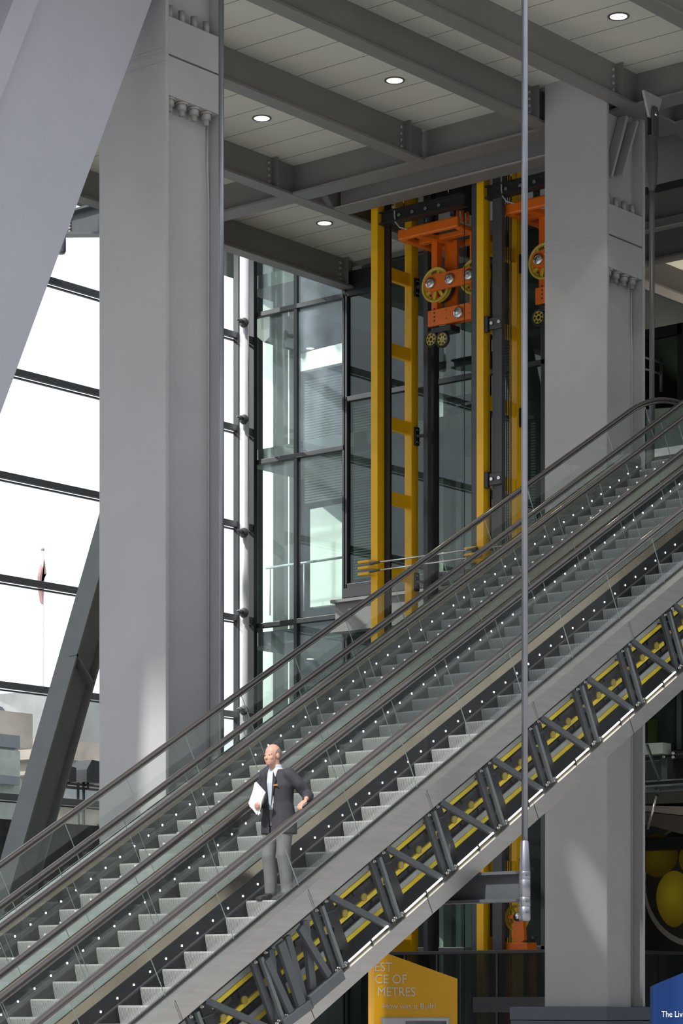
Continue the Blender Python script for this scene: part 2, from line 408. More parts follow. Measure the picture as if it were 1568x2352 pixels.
# ------------------------------------------------------------------ downlights
cone = MB().lathe([(.165, -.012), (.165, .0), (.13, .004)], (0, 0, 0), seg=28).lathe([(.165, -.012), (.135, -.014), (.128, -.006)], (0, 0, 0), seg=28).mesh('trim_ring', M_ring)
lens = MB().lathe([(.13, -.008), (.09, -.006), (0, -.004)], (0, 0, 0), seg=28).mesh('lens', M_lamp)
LPX = [((1420, 37), 'round lit downlight in the top right ceiling bay'), ((906, 184), 'round lit downlight in the ceiling bay left of the front hanger rod'),
       ((601, 271), 'round lit downlight beside the left hanger rod'), ((745, 512), 'round lit downlight in the ceiling over the stair glazing')]
for i, ((x, y), lb) in enumerate(LPX):
    q = sz(x, y, ZC)
    t = thing('downlight', lb, 'ceiling light', q, 'recessed downlights in the ceiling boards')
    place('trim_ring', cone, t, q); place('lens', lens, t, q)
    la = bpy.data.lights.new('downlight_lamp', 'SPOT'); la.energy = 180; la.spot_size = math.radians(80); la.color = (1, .86, .68); la.shadow_soft_size = .12
    lo = bpy.data.objects.new('downlight_lamp', la); COL.objects.link(lo); lo.parent = t; lo.location = (0, 0, -.05)

# ------------------------------------------------------------------ hanger rods and the cross beams they carry
def rod(x, y, ztop, zbot, r, label, clevis=False):
    t = thing('hanger_rod', label, 'hanger rod', (x, y, zbot))
    zc = zbot
    MB().cyl((x, y, zbot+.9), (x, y, ztop-(1.35 if clevis else 0)), r, seg=20).build('rod', M_rodk if clevis else M_rod, t)
    MB().lathe([(r, .92), (r+.012, .90), (.064, .60), (.066, .56)], (x, y, zc), seg=24).build('cone', M_rod, t)
    mm = MB().lathe([(0, 0), (.055, 0), (.068, .02), (.068, .16), (.064, .165), (.068, .17), (.068, .27), (.063, .277), (.068, .284), (.068, .47), (.064, .477), (.068, .484), (.068, .56), (.066, .565)], (x, y, zc), seg=24)
    so_ = mm.build('socket', M_rod, t)
    h = MB()
    for zz in (.1, .22, .52):
        for an in (-2.2, -1.2): h.ball((x+.066*math.cos(an), y+.066*math.sin(an), zc+zz), .009, 8, 6)
    h.build('pin_hole', M_black, so_)['kind'] = 'stuff'
    if clevis:
        MB().lathe([(r, ztop-1.36), (.075, ztop-1.25), (.10, ztop-.75), (.085, ztop-.7), (.085, ztop-.5)], (x, y, 0), seg=20).build('end_cone', M_dark, t)
        g = MB()
        for s_ in (-.055, .055):
            g.prism([(x-.075, ztop-.52), (x+.075, ztop-.52), (x+.075, ztop-.12), (x+.04, ztop-.05), (x-.04, ztop-.05), (x-.075, ztop-.12)], 'y', y+s_-.018, y+s_+.018)
        fk = g.build('fork', M_dark, t)
        MB().cyl((x, y-.1, ztop-.17), (x, y+.1, ztop-.17), .035, seg=12).build('pin', M_chrome, fk)
        MB().prism([(x-.26, ztop+.15), (x+.26, ztop+.15), (x+.1, ztop-.22), (x-.1, ztop-.22)], 'y', y-.02, y+.02).build('gusset_plate', M_bolt, t)
    return t
rod(24.28, 17.3, 19.5, 2.52, .036, 'slim metallic grey hanger rod in front of the escalators, socket at its foot')
rod(24.44, 22.12, 19.5, 2.52, .036, 'slim grey hanger rod running down the right edge of the left column')
rod(34.53, 22.16, 15.66, 8.1, .042, 'dark hanger rod with forked head right of the right-hand column', True)
t = thing('escalator_support_beam', 'dark grey steel I-beam reaching under the escalators from the foot of the front rod', 'beam', (24.28, 19.7, 2.72))
MB().box((24.16, 17.34, 2.74), (24.40, 22.1, 2.775)).build('bottom_flange', M_truss, t)
MB().box((24.16, 17.34, 3.055), (24.40, 22.1, 3.09)).build('top_flange', M_truss, t)
MB().box((24.27, 17.36, 2.775), (24.30, 22.1, 3.055)).build('web', M_truss, t)
g = MB().cyl((24.2, 18.35, 2.98), (24.2, 18.35, 3.12), .03, seg=8).cyl((24.2, 18.0, 3.09), (24.2, 18.0, 3.115), .05, seg=8)
g.build('bolt', M_chrome, t)
# ------------------------------------------------------------------ the three escalators
W_RAIL, W_LED, W_NOSE, W_GB, W_DK = -8.48, -9.385, -9.455, -9.185, -9.275
W_GBF = -9.26
PITCH_X = .3315; X_LO, X_HI = 16.5, 34.0
def zs(X, w): return X*TAN+w
# one step: riser, tread, sides
prof = [(0, 0), (-.008, -.02), (-.002, -.06), (.012, -.12), (.03, -.19), (.045, -.19), (.025, -.05), (.36, -.05), (.36, 0)]
st_mb = MB().prism(prof, 'y', -.355, .355)
st_mb.box((-.006, -.357, -.03), (.34, -.3552, .004), 1).box((-.006, .3552, -.03), (.34, .357, .004), 1)
STEP = st_mb.mesh('step', [M_step, M_stepside])
LED = MB().ball((0, 0, 0), (.012, .006, .012), 10, 6).mesh('skirt_light', M_led)
LED2 = LED
def rail_path(Y, w):
    pts = [Vector((X_LO-1.0, Y, zs(X_LO, w)-.02)), Vector((X_LO-.3, Y, zs(X_LO, w)+.0))]
    k = X_LO+.15
    while k < X_HI-.7: pts.append(Vector((k, Y, zs(k, w)))); k += .6
    for i in range(9):                                     # ease into the level landing
        t = i/8; x = X_HI-.7+1.4*t
        pts.append(Vector((x, Y, zs(X_HI-.7, w)+TAN*(1.4*(t-t*t/2)))))
    e = pts[-1]
    pts += [e+Vector((1.0, 0, 0)), e+Vector((2.2, 0, 0))]
    return pts
def band(mb, path_y0, w0, path_y1, w1, mi=0, th=.02):
    """sheet along the incline between two lines (Y, w), thickened square to the slope"""
    xs = [X_LO, X_HI-.5]
    a = [Vector((x, path_y0, zs(x, w0))) for x in xs]; b = [Vector((x, path_y1, zs(x, w1))) for x in xs]
    n = Vector((0, 0, -th))
    s = [a[0], a[1], b[1], b[0]]
    mb._add(s+[p+n for p in s], [(0, 1, 2, 3), (7, 6, 5, 4), (0, 4, 5, 1), (1, 5, 6, 2), (2, 6, 7, 3), (3, 7, 4, 0)], False, mi)
def make_escalator(label, Y0, phase, led_phase, joint0, front=False):
    Y1 = Y0+.955; yc = (Y0+Y1)/2
    t = thing('escalator', label, 'escalator', (X_LO, yc, 0), 'escalators side by side')
    # handrails
    for Y in (Y0, Y1):
        pts = rail_path(Y, W_RAIL)
        h = MB().tube([p+Vector((0, 0, -.02)) for p in pts], .036, 12); h.build('handrail', M_rail, t)
        MB().tube([p+Vector((0, 0, -.062)) for p in pts], .018, 8).build('handrail_track', M_railtrack, t)
    # glass panels, edges square to the incline
    for Y in (Y0, Y1):
        k = 0; x = joint0-1.032*5
        while x < X_HI-.4:
            xa, xb = x+.002, x+1.032-.002
            if xa > X_LO-.6:
                pl = []
                for (xx, ww) in ((xa, W_RAIL-.07), (xb, W_RAIL-.07)):
                    pl.append((xx, zs(xx, ww)))
                hgt = (W_RAIL-.07-(W_GBF if Y == Y0 else W_GB))*math.cos(SL)
                pl += [(p[0]-UP_N.x*hgt, p[1]-UP_N.z*hgt) for p in (pl[1], pl[0])]
                g = MB().prism(pl, 'y', Y-.004, Y+.004)
                g.mi = [0, 0]+[1]*(len(g.f)-2)
                g.mi[2] = 0; g.mi[4] = 0
                g.build('glass_panel', [M_glass, M_edge], t)
            x += 1.032
    # landing end glass
    # inner decks, skirts and comb of lights
    SKS = []
    for Y, s in ((Y0, 1), (Y1, -1)):
        g0, g1 = (W_GBF, W_GBF-.045) if s > 0 else (W_GB, W_DK)
        d = MB(); band(d, Y+s*.012, g0, Y+s*.085, g1, th=.012); band(d, Y+s*.007, g0+.01, Y+s*.014, g0+.01, th=.06)
        d.build('inner_deck', M_deck, t)
        d = MB(); band(d, Y+s*.086, g1+.006, Y+s*.098, g1+.006, th=.34); sk = d.build('skirt', M_skirt, t); SKS.append(sk)
        d = MB(); band(d, Y+s*.1, W_DK-.17, Y+s*.113, W_DK-.185, th=.02); d.build('skirt_brush', M_black, t)
    n = 0; x = led_phase-int((led_phase-X_LO-.3)/.2435)*.2435; xs = []
    while x < X_HI-.6: xs.append(x); x += .2435
    for x in xs:
        place('skirt_light', LED, SKS[1], (x, Y1-.101, zs(x, W_LED)))
    f = MB()
    for x in xs: f.ball((x+.1, Y0+.101, zs(x+.1, W_LED)), (.014, .006, .014), 8, 5)
    o = f.build('skirt_light', M_led, SKS[0]); o['kind'] = 'stuff'
    # steps
    k = phase-int((phase-X_LO-.2)/PITCH_X)*PITCH_X
    while k < X_HI-.2:
        place('step', STEP, t, (k, yc, zs(k, W_NOSE))); k += PITCH_X
    MB().box((X_HI-.15, yc-.36, zs(X_HI, W_NOSE)-.06), (X_HI+3.2, yc+.36, zs(X_HI, W_NOSE)+.06)).build('landing_plate', M_steel, t)
    # outer deck panel toward the lane behind
    d = MB(); band(d, Y1+.012, W_GB+.0, Y1+.43 if Y0 < 20.5 else Y1+.12, W_GB-.09 if Y0 < 20.5 else W_GB, th=.03); d.build('outer_deck', M_steel, t)
    if not front:
        d = MB(); band(d, Y0-.01, W_GB-.03, Y0+.96, W_GB-.03-.5, th=.02)
        d = MB(); band(d, Y0+.03, -9.85, Y1-.03, -9.85, th=.04); d.build('underside_tray', M_truss, t)
    return t
EA = make_escalator('rear of the three escalators, beside the columns', 20.84, 23.15, 33.38, 20.81+.55)
EB = make_escalator('middle of the three escalators, sharp empty steps between two glass sides', 19.42, 22.66, 33.30, 20.81+.3)
EC = make_escalator('front escalator carrying the man in the dark jacket, yellow-tracked truss below', 18.0, 21.22, 33.36, 20.81, True)
# rear cladding of the back escalator and soffits
d = MB(); band(d, 21.95, W_GB, 21.96, W_GB, th=1.6); d.build('side_cladding', M_steel, EA)
for E_, y0 in ((EA, 20.84), (EB, 19.42), (EC, 18.0)):
    d = MB(); band(d, y0-.06, -10.69, y0+1.3, -10.69, th=.025); d.build('soffit_panel', M_truss, E_)
# ---- exposed truss on the near side of the front escalator
YT = 17.86
def tp(x, y, Y=None): p = sy(x, y, YT if Y is None else Y); return p
d = MB(); band(d, YT-.03, -9.27, YT+.03, -9.27, th=.268); d.build('top_cladding', M_steel, EC)
d = MB(); band(d, YT-.04, -9.265, 17.99, -9.265, th=.03); d.build('top_capping', M_steel, EC)
d = MB(); band(d, 17.985, -9.25, 17.992, -9.25, th=.03); d.build('black_seal', M_black, EC)
d = MB(); band(d, YT-.04, -10.495, YT+.06, -10.495, th=.225); d.build('bottom_cladding', M_steel, EC)
x = 19.0
while x < 33:
    for w0, w1 in ((-9.27, -9.535), (-10.46, -10.715)):
        a = Vector((x, 0, zs(x, w0))); b2 = a-UP_N*((w0-w1)*math.cos(SL)); jn = MB()
        jn._add([(a.x-.004, YT-.043, a.z), (a.x+.004, YT-.043, a.z), (b2.x+.004, YT-.043, b2.z), (b2.x-.004, YT-.043, b2.z)], [(0, 1, 2, 3)])
        jn.build('panel_joint', M_black, EC)
    x += 2.06
BAY = .985; NODE0 = 26.18                                # one post every bay along the incline
bolt_me = MB().cyl((0, 0, 0), (0, -.03, 0), .017, seg=8).cyl((0, -.03, 0), (0, -.05, 0), .011, seg=8).mesh('bolt', M_chrome)
REF = dict(p0=(1333, 1570), p1=(1372, 1704), d0=(1352, 1556), d1=(1459, 1631), a0=(1384, 1694.7), a1=(1422, 1660.3), b0=(1424.2, 1657.5), b1=(1453.6, 1631.5))
REF = {k: sy(v[0], v[1], YT+.015) for k, v in REF.items()}
BOLT = [sy(1300+x/7.127, 1480+y/7.127, YT) for x, y in ((445, 1630), (470, 1595), (560, 1530), (550, 1567), (190, 732), (312, 615))]
for k in range(-9, 8):
    sh = Vector((BAY*k, 0, BAY*k*TAN)); xk = NODE0+BAY*k
    p0, p1 = REF['p0']+sh, REF['p1']+sh
    po = MB().obox(p0-UP_N*.03, p1, .04, .045, up=UP_S).build('truss_post', M_truss2, EC)
    off = Vector((-.06, .07, -.03))
    MB().obox(p0+off-UP_N*.03, p1+off, .04, .085, up=UP_S).build('post_plate', M_truss, EC)
    if k != -6:
        MB().obox(REF['d0']+sh+Vector((0, .04, 0)), REF['d1']+sh+Vector((0, .04, 0)), .05, .07, up=UP_N).build('truss_diagonal', M_truss, EC)
    for (nm, i, j) in (('tube_light', 'a0', 'a1'), ('tube_light', 'b0', 'b1')):
        if k == -6: continue
        tl = MB().cyl(REF[i]+sh+UP_N*.012, REF[j]+sh+UP_N*.012, .012, seg=8).build(nm, M_tubeglow, EC)
    if k != -6:
        c_ = (REF['a1']+REF['b0'])/2+sh
        MB().obox(c_-UP_N*.03, c_+UP_N*.035, .03, .02, up=UP_S).build('light_clip', M_black, tl)
    for q in BOLT:
        q = q+sh; place('bolt', bolt_me, po, (q.x, YT+.03, q.z))
    YI = 18.15
    for w_, xa, xb, pale in ((-9.856, .50, 1.33, 1), (-10.12, .60, 1.38, 0), (-10.385, .72, 1.57, 1)):
        a = Vector((xk+xa, YI, zs(xk+xa, w_))); b2 = Vector((xk+xb, YI, zs(xk+xb, w_)))
        yt = MB().obox(a, b2, .03, .05, up=UP_N).build('yellow_track', M_yel2, EC)
        if pale: MB().obox(a+UP_N*.06, b2+UP_N*.06, .02, .06, up=UP_N).build('track_backing', M_pale, yt, 'pale grey backing strip')
    s0 = Vector((xk+1.36, YI-.03, zs(xk+1.36, -9.72))); ln = .72
    m = MB().obox(s0+UP_S*.09, s0+UP_S*.09-UP_N*ln, .03, .16, up=UP_S)
    for h_ in (.30, .58): m.obox(s0-UP_N*h_, s0-UP_N*h_-UP_S*.03-UP_N*.05, .03, .12, up=UP_S)
    tb = m.build('track_bracket', M_black, EC)
    MB().obox(s0-UP_N*.17+UP_S*.16, s0-UP_N*.17-Vector((.22, 0, .015)), .06, .016).build('track_shelf', M_dark, tb)
gl = 19.0+2.06*0
x = 17.8
while x < 33.2:
    g = MB(); a = Vector((x+.006, YT-.032, zs(x+.006, -9.53))); b2 = Vector((x+2.05, YT-.032, zs(x+2.05, -9.53))); dn = UP_N*(-.92*math.cos(SL))
    g.quad(a, b2, b2+dn, a+dn); g.build('cover_glass', M_cover, EC); x += 2.06
d = MB(); band(d, 18.108, -9.30, 18.114, -9.30, th=.42); d.build('step_side_panel', M_black, EC)
# step chains and rollers behind the tracks
for w_ in (-9.99, -10.25):
    c_ = MB(); x = 17.0
    while x < 33:
        c_.obox((x, YT+.36, zs(x, w_)), (x+.30, YT+.36, zs(x+.30, w_)), .02, .05, up=UP_N)
        x += .3315
    c_.build('step_chain', M_chain, EC)
x = 17.4; ROL = MB().cyl((0, 0, 0), (0, .04, 0), .045, seg=14).mesh('roller', pbr('roller', (.42, .32, .05), .5))
for i, x in enumerate([17.4+.3315*k for k in range(45)]):
    place('step_roller', ROL, EC, (x, YT+.25, zs(x, -10.06)))
MB2 = MB(); band(MB2, YT+.42, -9.4, YT+.44, -9.4, th=1.32); MB2.build('track_back_panel', pbr('dark truss interior', (.05, .05, .055), .5), EC)
# the bay with the crossed and upright bars
def bar(p, q, wd, nm='truss_bar', dy=0.):
    a, b2 = sy(*p, YT), sy(*q, YT); a.y += dy; b2.y += dy
    MB().obox(a, b2, .05, wd, up=Vector((b2-a)).cross(Vector((0, 1, 0)))).build(nm, M_truss, EC)
def z4(x, y): return (400+x/2.8, 1750+y/2.8)
bar(z4(590, 1270), z4(745, 1610), .085); bar(z4(645, 1205), z4(695, 1690), .09, dy=.06)
bar(z4(680, 1165), z4(815, 1560), .12); bar(z4(745, 1120), z4(860, 1540), .085, dy=.05)
bar(z4(805, 1065), z4(990, 1375), .085); bar(z4(865, 1020), z4(915, 1460), .10, dy=.06)
bar(z4(690, 1690), z4(870, 1555), .10, 'gusset_plate', -.02); bar(z4(860, 1540), z4(1065, 1365), .12, 'gusset_plate', -.03)
# ------------------------------------------------------------------ yellow lift guide frames
XP, XQ = 36.6, 37.6
def make_lift_frame(label, Yc):
    """two square yellow posts one behind the other, joined by rungs; Yc = street-side face of the posts"""
    t = thing('lift_tower', label, 'lift frame', (XP+.6, Yc+.14, 0), 'yellow lift guide frames')
    for X in (XP, XQ):
        MB().bbox((X, Yc, 0), (X+.20, Yc+.15 if X == XP else Yc+.16, 19.3), .006).build('post', M_yel, t)
    zt = [14.89, 13.43, 12.1, 10.72, 9.42]
    zt = [sx(x, y, 37.1).z for x, y in ((913, 628), (913, 801), (913, 971), (913, 1143), (913, 1314))]
    st = (zt[0]-zt[-1])/4
    for z in zt+[zt[-1]-st*k for k in (1, 2, 3, 4, 5, 6)]+[zt[0]+st, zt[0]+2*st]:
        MB().bbox((XP+.2, Yc+.03, z-.115), (XQ, Yc+.13, z+.115), .004).build('rung', M_yel, t)
    for z in (zt[0]-.12, zt[2]-.14, zt[4]-.1, zt[4]-2*st, zt[4]-4*st):
        bp_ = MB().bbox((XQ+.06, Yc-.05, z-.17), (XQ+.18, Yc, z+.17), .01).build('bracket_plate', M_black, t)
        b = MB()
        for dx_ in (.09, .15):
            for dz in (-.11, 0, .11): b.cyl((XQ+dx_, Yc-.05, z+dz), (XQ+dx_, Yc-.07, z+dz), .016, seg=8)
        b.build('bracket_bolts', M_chrome, bp_)
        MB().obox((XQ+.1, Yc-.05, z), (XQ+.1, Yc-.28, z-.02), .05, .05).build('bracket_arm', M_dark, bp_)
    return t
YC1 = 29.33
F1 = make_lift_frame('yellow ladder-like lift frame with rungs, left of the two seen between the columns', YC1)
F2 = dup(F1, (0, -2.37, 0), 'yellow ladder-like lift frame behind the front hanger rod, right of the orange machinery')
# guide rails and dark trunking beside the posts
def rail_set(label, bars, mat):
    x, y = bars[0][0], bars[0][1]
    t = thing('lift_guide_rail', label, 'guide rail', (x, y, 0))
    for (X, Y, a, b_, nm) in bars: MB().box((X, Y, 0), (X+a, Y+b_, 19.3)).build(nm, mat, t)
    return t
def yat(x, X): return sx(x, 1000, X).y
rail_set('black vertical cable trunking fixed along the left yellow lift frame', [(36.80, yat(894.5, 36.8), .06, .13, 'trunking'), (36.86, yat(892, 36.9), .05, .03, 'flange')], M_black)
rail_set('dark double guide rail right of the left yellow lift frame', [(37.7, yat(982, 37.7), .08, .10, 'rail'), (37.78, yat(979, 37.7), .06, .03, 'web')], M_dark)
rail_set('dark guide rail standing just behind the small pulleys', [(37.9, yat(999, 37.9), .10, .13, 'rail'), (38.0, yat(994, 37.9), .06, .03, 'web')], M_black)
rail_set('charcoal guide rail on the left side of the right yellow frame', [(36.62, yat(1095.5, 36.62), .10, .12, 'rail'), (36.7, yat(1092, 36.7), .1, .03, 'web')], M_dark)
gr = rail_set('wide charcoal guide rail on the right side of the right yellow frame', [(36.72, yat(1152, 36.72), .10, .20, 'rail'), (36.8, yat(1145, 36.8), .1, .03, 'web')], M_dark)
for y in (742, 1100):
    q = sx(1138, y, 36.68)
    jp = MB().bbox((36.66, q.y-.14, q.z-.10), (36.72, q.y+.16, q.z+.10), .012).build('joint_plate', M_dark, gr)
    b = MB().cyl((36.66, q.y+.06, q.z), (36.62, q.y+.06, q.z), .03, seg=10).cyl((36.66, q.y-.10, q.z), (36.62, q.y-.10, q.z), .03, seg=10)
    b.build('joint_bolts', M_chrome, jp)
    MB().bbox((36.62, q.y+.13, q.z-.14), (36.70, q.y+.22, q.z+.14), .012).build('clamp', M_black, gr)
# suspension ropes
t = thing('lift_rope', 'bundle of thin steel lift ropes between the right yellow frame posts', 'ropes', (37.0, 26.4, 0))
for k, x in enumerate((1157, 1163, 1168, 1173)):
    MB().cyl((37.3, yat(x, 37.3), 0), (37.3, yat(x, 37.3), 19), .012, seg=6).build('rope', M_dark, t)
t = thing('lift_rope', 'pair of thin ropes hanging in front of the orange sheave carriage', 'ropes', (36.9, 27.5, 0))
for k, x in enumerate((1066, 1083)):
    MB().cyl((36.95, yat(x, 36.95), .03), (36.95, yat(x, 36.95), 19), .007, seg=6).build('rope', M_black, t)

# ------------------------------------------------------------------ orange carriage with its rope wheels
def spoked_wheel(c, R, wdt, n=8):
    """rim, hub and spokes of a cast wheel, axis along X"""
    m = MB().lathe([(R, 0), (R, wdt*.25), (R*.93, wdt*.5), (R, wdt*.75), (R, wdt), (R*.86, wdt), (R*.86, 0), (R, 0)], c, (1, 0, 0), 36)
    m.lathe([(R*.34, -.01), (R*.34, wdt+.01), (0, wdt+.01)], c, (1, 0, 0), 20).lathe([(R*.34, -.01), (0, -.01)], c, (1, 0, 0), 20)
    m.lathe([(R*.88, wdt*.4), (R*.74, wdt*.4), (R*.74, wdt*.6), (R*.88, wdt*.6), (R*.88, wdt*.4)], c, (1, 0, 0), 32)
    for k in range(n):
        a = 2*PI*k/n+.2; d = Vector((0, math.cos(a), math.sin(a))); c_ = Vector(c)+Vector((wdt/2, 0, 0))
        m.obox(c_+d*R*.3, c_+d*R*.9, wdt*.5, R*.2, up=(0, -d.z, d.y))
    return m
def make_carriage(label, wheel_labels=True):
    XS = 37.3
    t = thing('lift_sheave_carriage', label, 'lift machinery', (XS, 28.3, 12.8), 'orange lift carriages')
    yl = yat(983.6, XS); yr = yat(1090, XS)
    zb0, zb1 = sx(983.6, 752, XS).z, sx(983.6, 715, XS).z
    # top frame: front lip, rim, cross ribs
    zt = sx(912, 535, 36.85).z; yL = sx(912, 535, 36.85).y; yR = yL-1.36
    m = MB().bbox((36.85, yR, zt-.14), (36.95, yL, zt+.06), .03)
    m.bbox((36.95, yL-.14, zt-.14), (37.95, yL, zt-.05), .02).bbox((36.95, yR, zt-.14), (37.95, yR+.14, zt-.05), .02).bbox((37.8, yR, zt-.14), (37.95, yL, zt-.05), .02)
    m.obox((36.95, (yL+yR)/2+.25, zt-.10), (37.85, (yL+yR)/2-.0, zt-.10), .16, .08)
    m.bbox((37.3, yR+.1, zt-.13), (37.44, yL-.1, zt-.04), .01)
    m.build('top_frame', M_orange, t)
    for y_ in (yl-.02, yr+.16):
        MB().bbox((XS+.06, y_-.13, zb0+.1), (XS+.22, y_, zt-.05), .008).build('upright', M_orange, t)
    MB().bbox((XS+.30, yl-.42, zb1), (XS+.36, yl-.14, zt-.1), .008).build('rear_plate', M_orange, t)
    # wheel bar
    hz = [sx(988, 650, XS-.1), sx(1032, 640, XS-.1), sx(1076, 630, XS-.1)]
    zc = hz[0].z
    m = MB(); ys0, ys1 = hz[0].y+.16, hz[2].y-.16; r = .145
    pl = [(ys0-.14+.14*math.cos(a), zc+r*math.sin(a)) for a in [PI/2-PI*k/10 for k in range(11)]]+[(ys1+.14-.14*math.cos(a), zc-r*math.sin(a)) for a in [PI/2-PI*k/10 for k in range(11)]]
    m.prism(pl, 'x', XS-.08, XS-.02); wb = m.build('wheel_bar', M_orange, t)
    for h in hz:
        d = MB().lathe([(0, -.05), (.085, -.05), (.10, -.035), (.10, 0)], (XS-.08, h.y, zc), (1, 0, 0), 24)
        d.lathe([(.06, -.052), (.055, -.056), (.05, -.052)], (XS-.08, h.y, zc), (1, 0, 0), 24); d.build('axle_cap', M_chrome, wb, 'bright steel axle cap')
    for h in (hz[0], hz[2]):
        w_ = spoked_wheel((XS+.02, h.y-.02, zc-.01), .315, .10); w_.build('rope_wheel', M_wheel, t)
        MB().lathe([(.30, 0), (.30, .1), (.28, .1), (.28, 0), (.30, 0)], (XS+.13, h.y-.02, zc-.01), (1, 0, 0), 32).build('rear_wheel', M_dark, t)
    # lower plate with its drilled holes
    lp = MB().bbox((XS-.02, yr-.1, zb0), (XS+.04, yl, zb1), .01).build('lower_plate', M_orange, t)
    MB().bbox((XS+.25, yr-.1, zb0+.05), (XS+.31, yl-.3, zb1-.1), .01).build('rear_lower_plate', M_orange, t)
    h = MB()
    for k in range(4): h.cyl((XS-.024, yl-.15, zb0+.09+k*.07), (XS-.019, yl-.15, zb0+.09+k*.07), .018, seg=10)
    for (a, b_) in ((-.42, .09), (-.42, .24), (-.70, .09), (-.70, .27), (-.94, .10), (-.94, .27)): h.cyl((XS-.024, yl+a, zb0+b_), (XS-.019, yl+a, zb0+b_), .010, seg=8)
    h.build('drilled_holes', M_black, lp)['kind'] = 'stuff'
    q = sx(1055, 719, XS)
    MB().lathe([(0, -.05), (.085, -.05), (.10, -.035), (.10, 0)], (XS-.02, q.y, q.z), (1, 0, 0), 24).build('axle_cap', M_chrome, lp, 'bright steel axle cap')
    # small pulleys below
    for x, yaw in ((1013.6, 0), (988, .35)):
        q = sx(x, 779, XS); m = MB().lathe([(.135, 0), (.15, .02), (.15, .05), (.135, .07), (.115, .07), (.115, 0), (.135, 0)], (XS, q.y, q.z), (1, 0, 0), 28)
        pr_ = m.build('pulley_rim', M_black, t)
        m = MB().lathe([(.115, .02), (.03, .02)], (XS, q.y, q.z), (1, 0, 0), 24); m.build('pulley_disc', M_wheel, pr_)
        m = MB()
        for k in range(7):
            a = 2*PI*k/7; m.lathe([(.024, .0), (0, .0)], (XS+.015, q.y+.075*math.cos(a), q.z+.075*math.sin(a)), (1, 0, 0), 10)
        m.build('pulley_holes', M_black, pr_)['kind'] = 'stuff'
    q = sx(1006, 757, XS); MB().bbox((XS, q.y-.28, q.z-.05), (XS+.3, q.y+.16, q.z+.06), .02).build('pulley_mount', M_black, t)
    # damper struts between top frame and the black head beam
    for k, (x, y) in enumerate(((985, 497), (1040, 480), (1050, 492), (1062, 494), (1074, 497))):
        q = sx(x, y, 37.25); MB().cyl((37.25, q.y, q.z-.12), (37.25, q.y, q.z+.08), .06 if k < 2 else .03, seg=12).build('damper', M_black if k < 2 else M_orange, t)
    return t
C1 = make_carriage('orange lift carriage with yellow spoked wheels, the full one between the two yellow frames')
C2 = dup(C1, (0, -2.37, 0), 'orange lift carriage half hidden behind the right-hand column')
def head_beam(label):
    a, b_ = sx(877, 505, 36.72), sx(1066, 461, 36.72); z = a.z
    t = thing('lift_head_beam', label, 'beam', (36.72, (a.y+b_.y)/2, z))
    hw = MB().box((36.70, b_.y, z-.09), (36.74, a.y, z+.09)).build('web', M_black, t)
    MB().box((36.62, b_.y, z+.09), (36.82, a.y, z+.11)).build('top_flange', M_black, t)
    MB().box((36.62, b_.y, z-.11), (36.82, a.y, z-.09)).build('bottom_flange', M_black, t)
    for i in range(4):
        y_ = a.y-.42-.3*i
        MB().cyl((36.70, y_, z+.0), (36.67, y_, z+.0), .035, seg=10).build('bolt', M_chrome, hw)
    for y_ in (a.y-.5, b_.y+.35):
        MB().cyl((36.72, y_, z+.1), (36.72, y_, z+1.4), .012, seg=6).build('hanging_cable', M_chrome, t)
    MB().tube([(36.68, a.y-.32, z+.9), (36.67, a.y-.33, z), (36.67, a.y-.35, z-.12), (36.70, a.y-.42, z-.22), (36.75, a.y-.55, z-.27)], .012, 8).build('loose_cable', M_pale, t)
    return t
H1 = head_beam('black bolted head beam above the full orange carriage')
H2 = dup(H1, (0, -2.37, 0), 'black bolted head beam above the half-hidden orange carriage')
# tie rods with yellow fork ends between the frames
def fork(parent, x, y, nm, col=M_yel):
    q = sx(x, y, 36.5); m = MB()
    for dz in (-.11, .0, .11):
        m.prism([(36.46, q.y+.22), (36.52, q.y+.24), (36.60, q.y+.14), (36.60, q.y-.12), (36.46, q.y-.02)], 'z', q.z+dz-.02, q.z+dz+.02)
    m.build(nm, col, parent)
t = thing('tie_rod', 'pair of slim steel tie rods with yellow fork ends between the yellow frames', 'tie rods', (36.45, 28.2, 9.4))
a0, a1 = sx(850, 1294, 36.43), sx(1095, 1262, 36.43); b0, b1 = sx(850, 1312, 36.43), sx(1095, 1282, 36.43)
for p, q in ((a0, a1), (b0, b1)):
    q.z = p.z
    MB().cyl(p, q, .016, seg=10).build('rod', M_chrome, t)
    for e, s in ((p, -1), (q, 1)): MB().tube([e, e+Vector((0, s*.22, 0))], [.035, .018], 10).build('rod_end', M_dark, t)
fork(t, 846, 1303, 'fork_end'); fork(t, 1092, 1272, 'fork_end')
c0 = Vector((36.5, a1.y, a1.z)); MB().cyl(c0, c0+Vector((0, -2.2, 0)), .016, seg=10).build('rod', M_chrome, t)

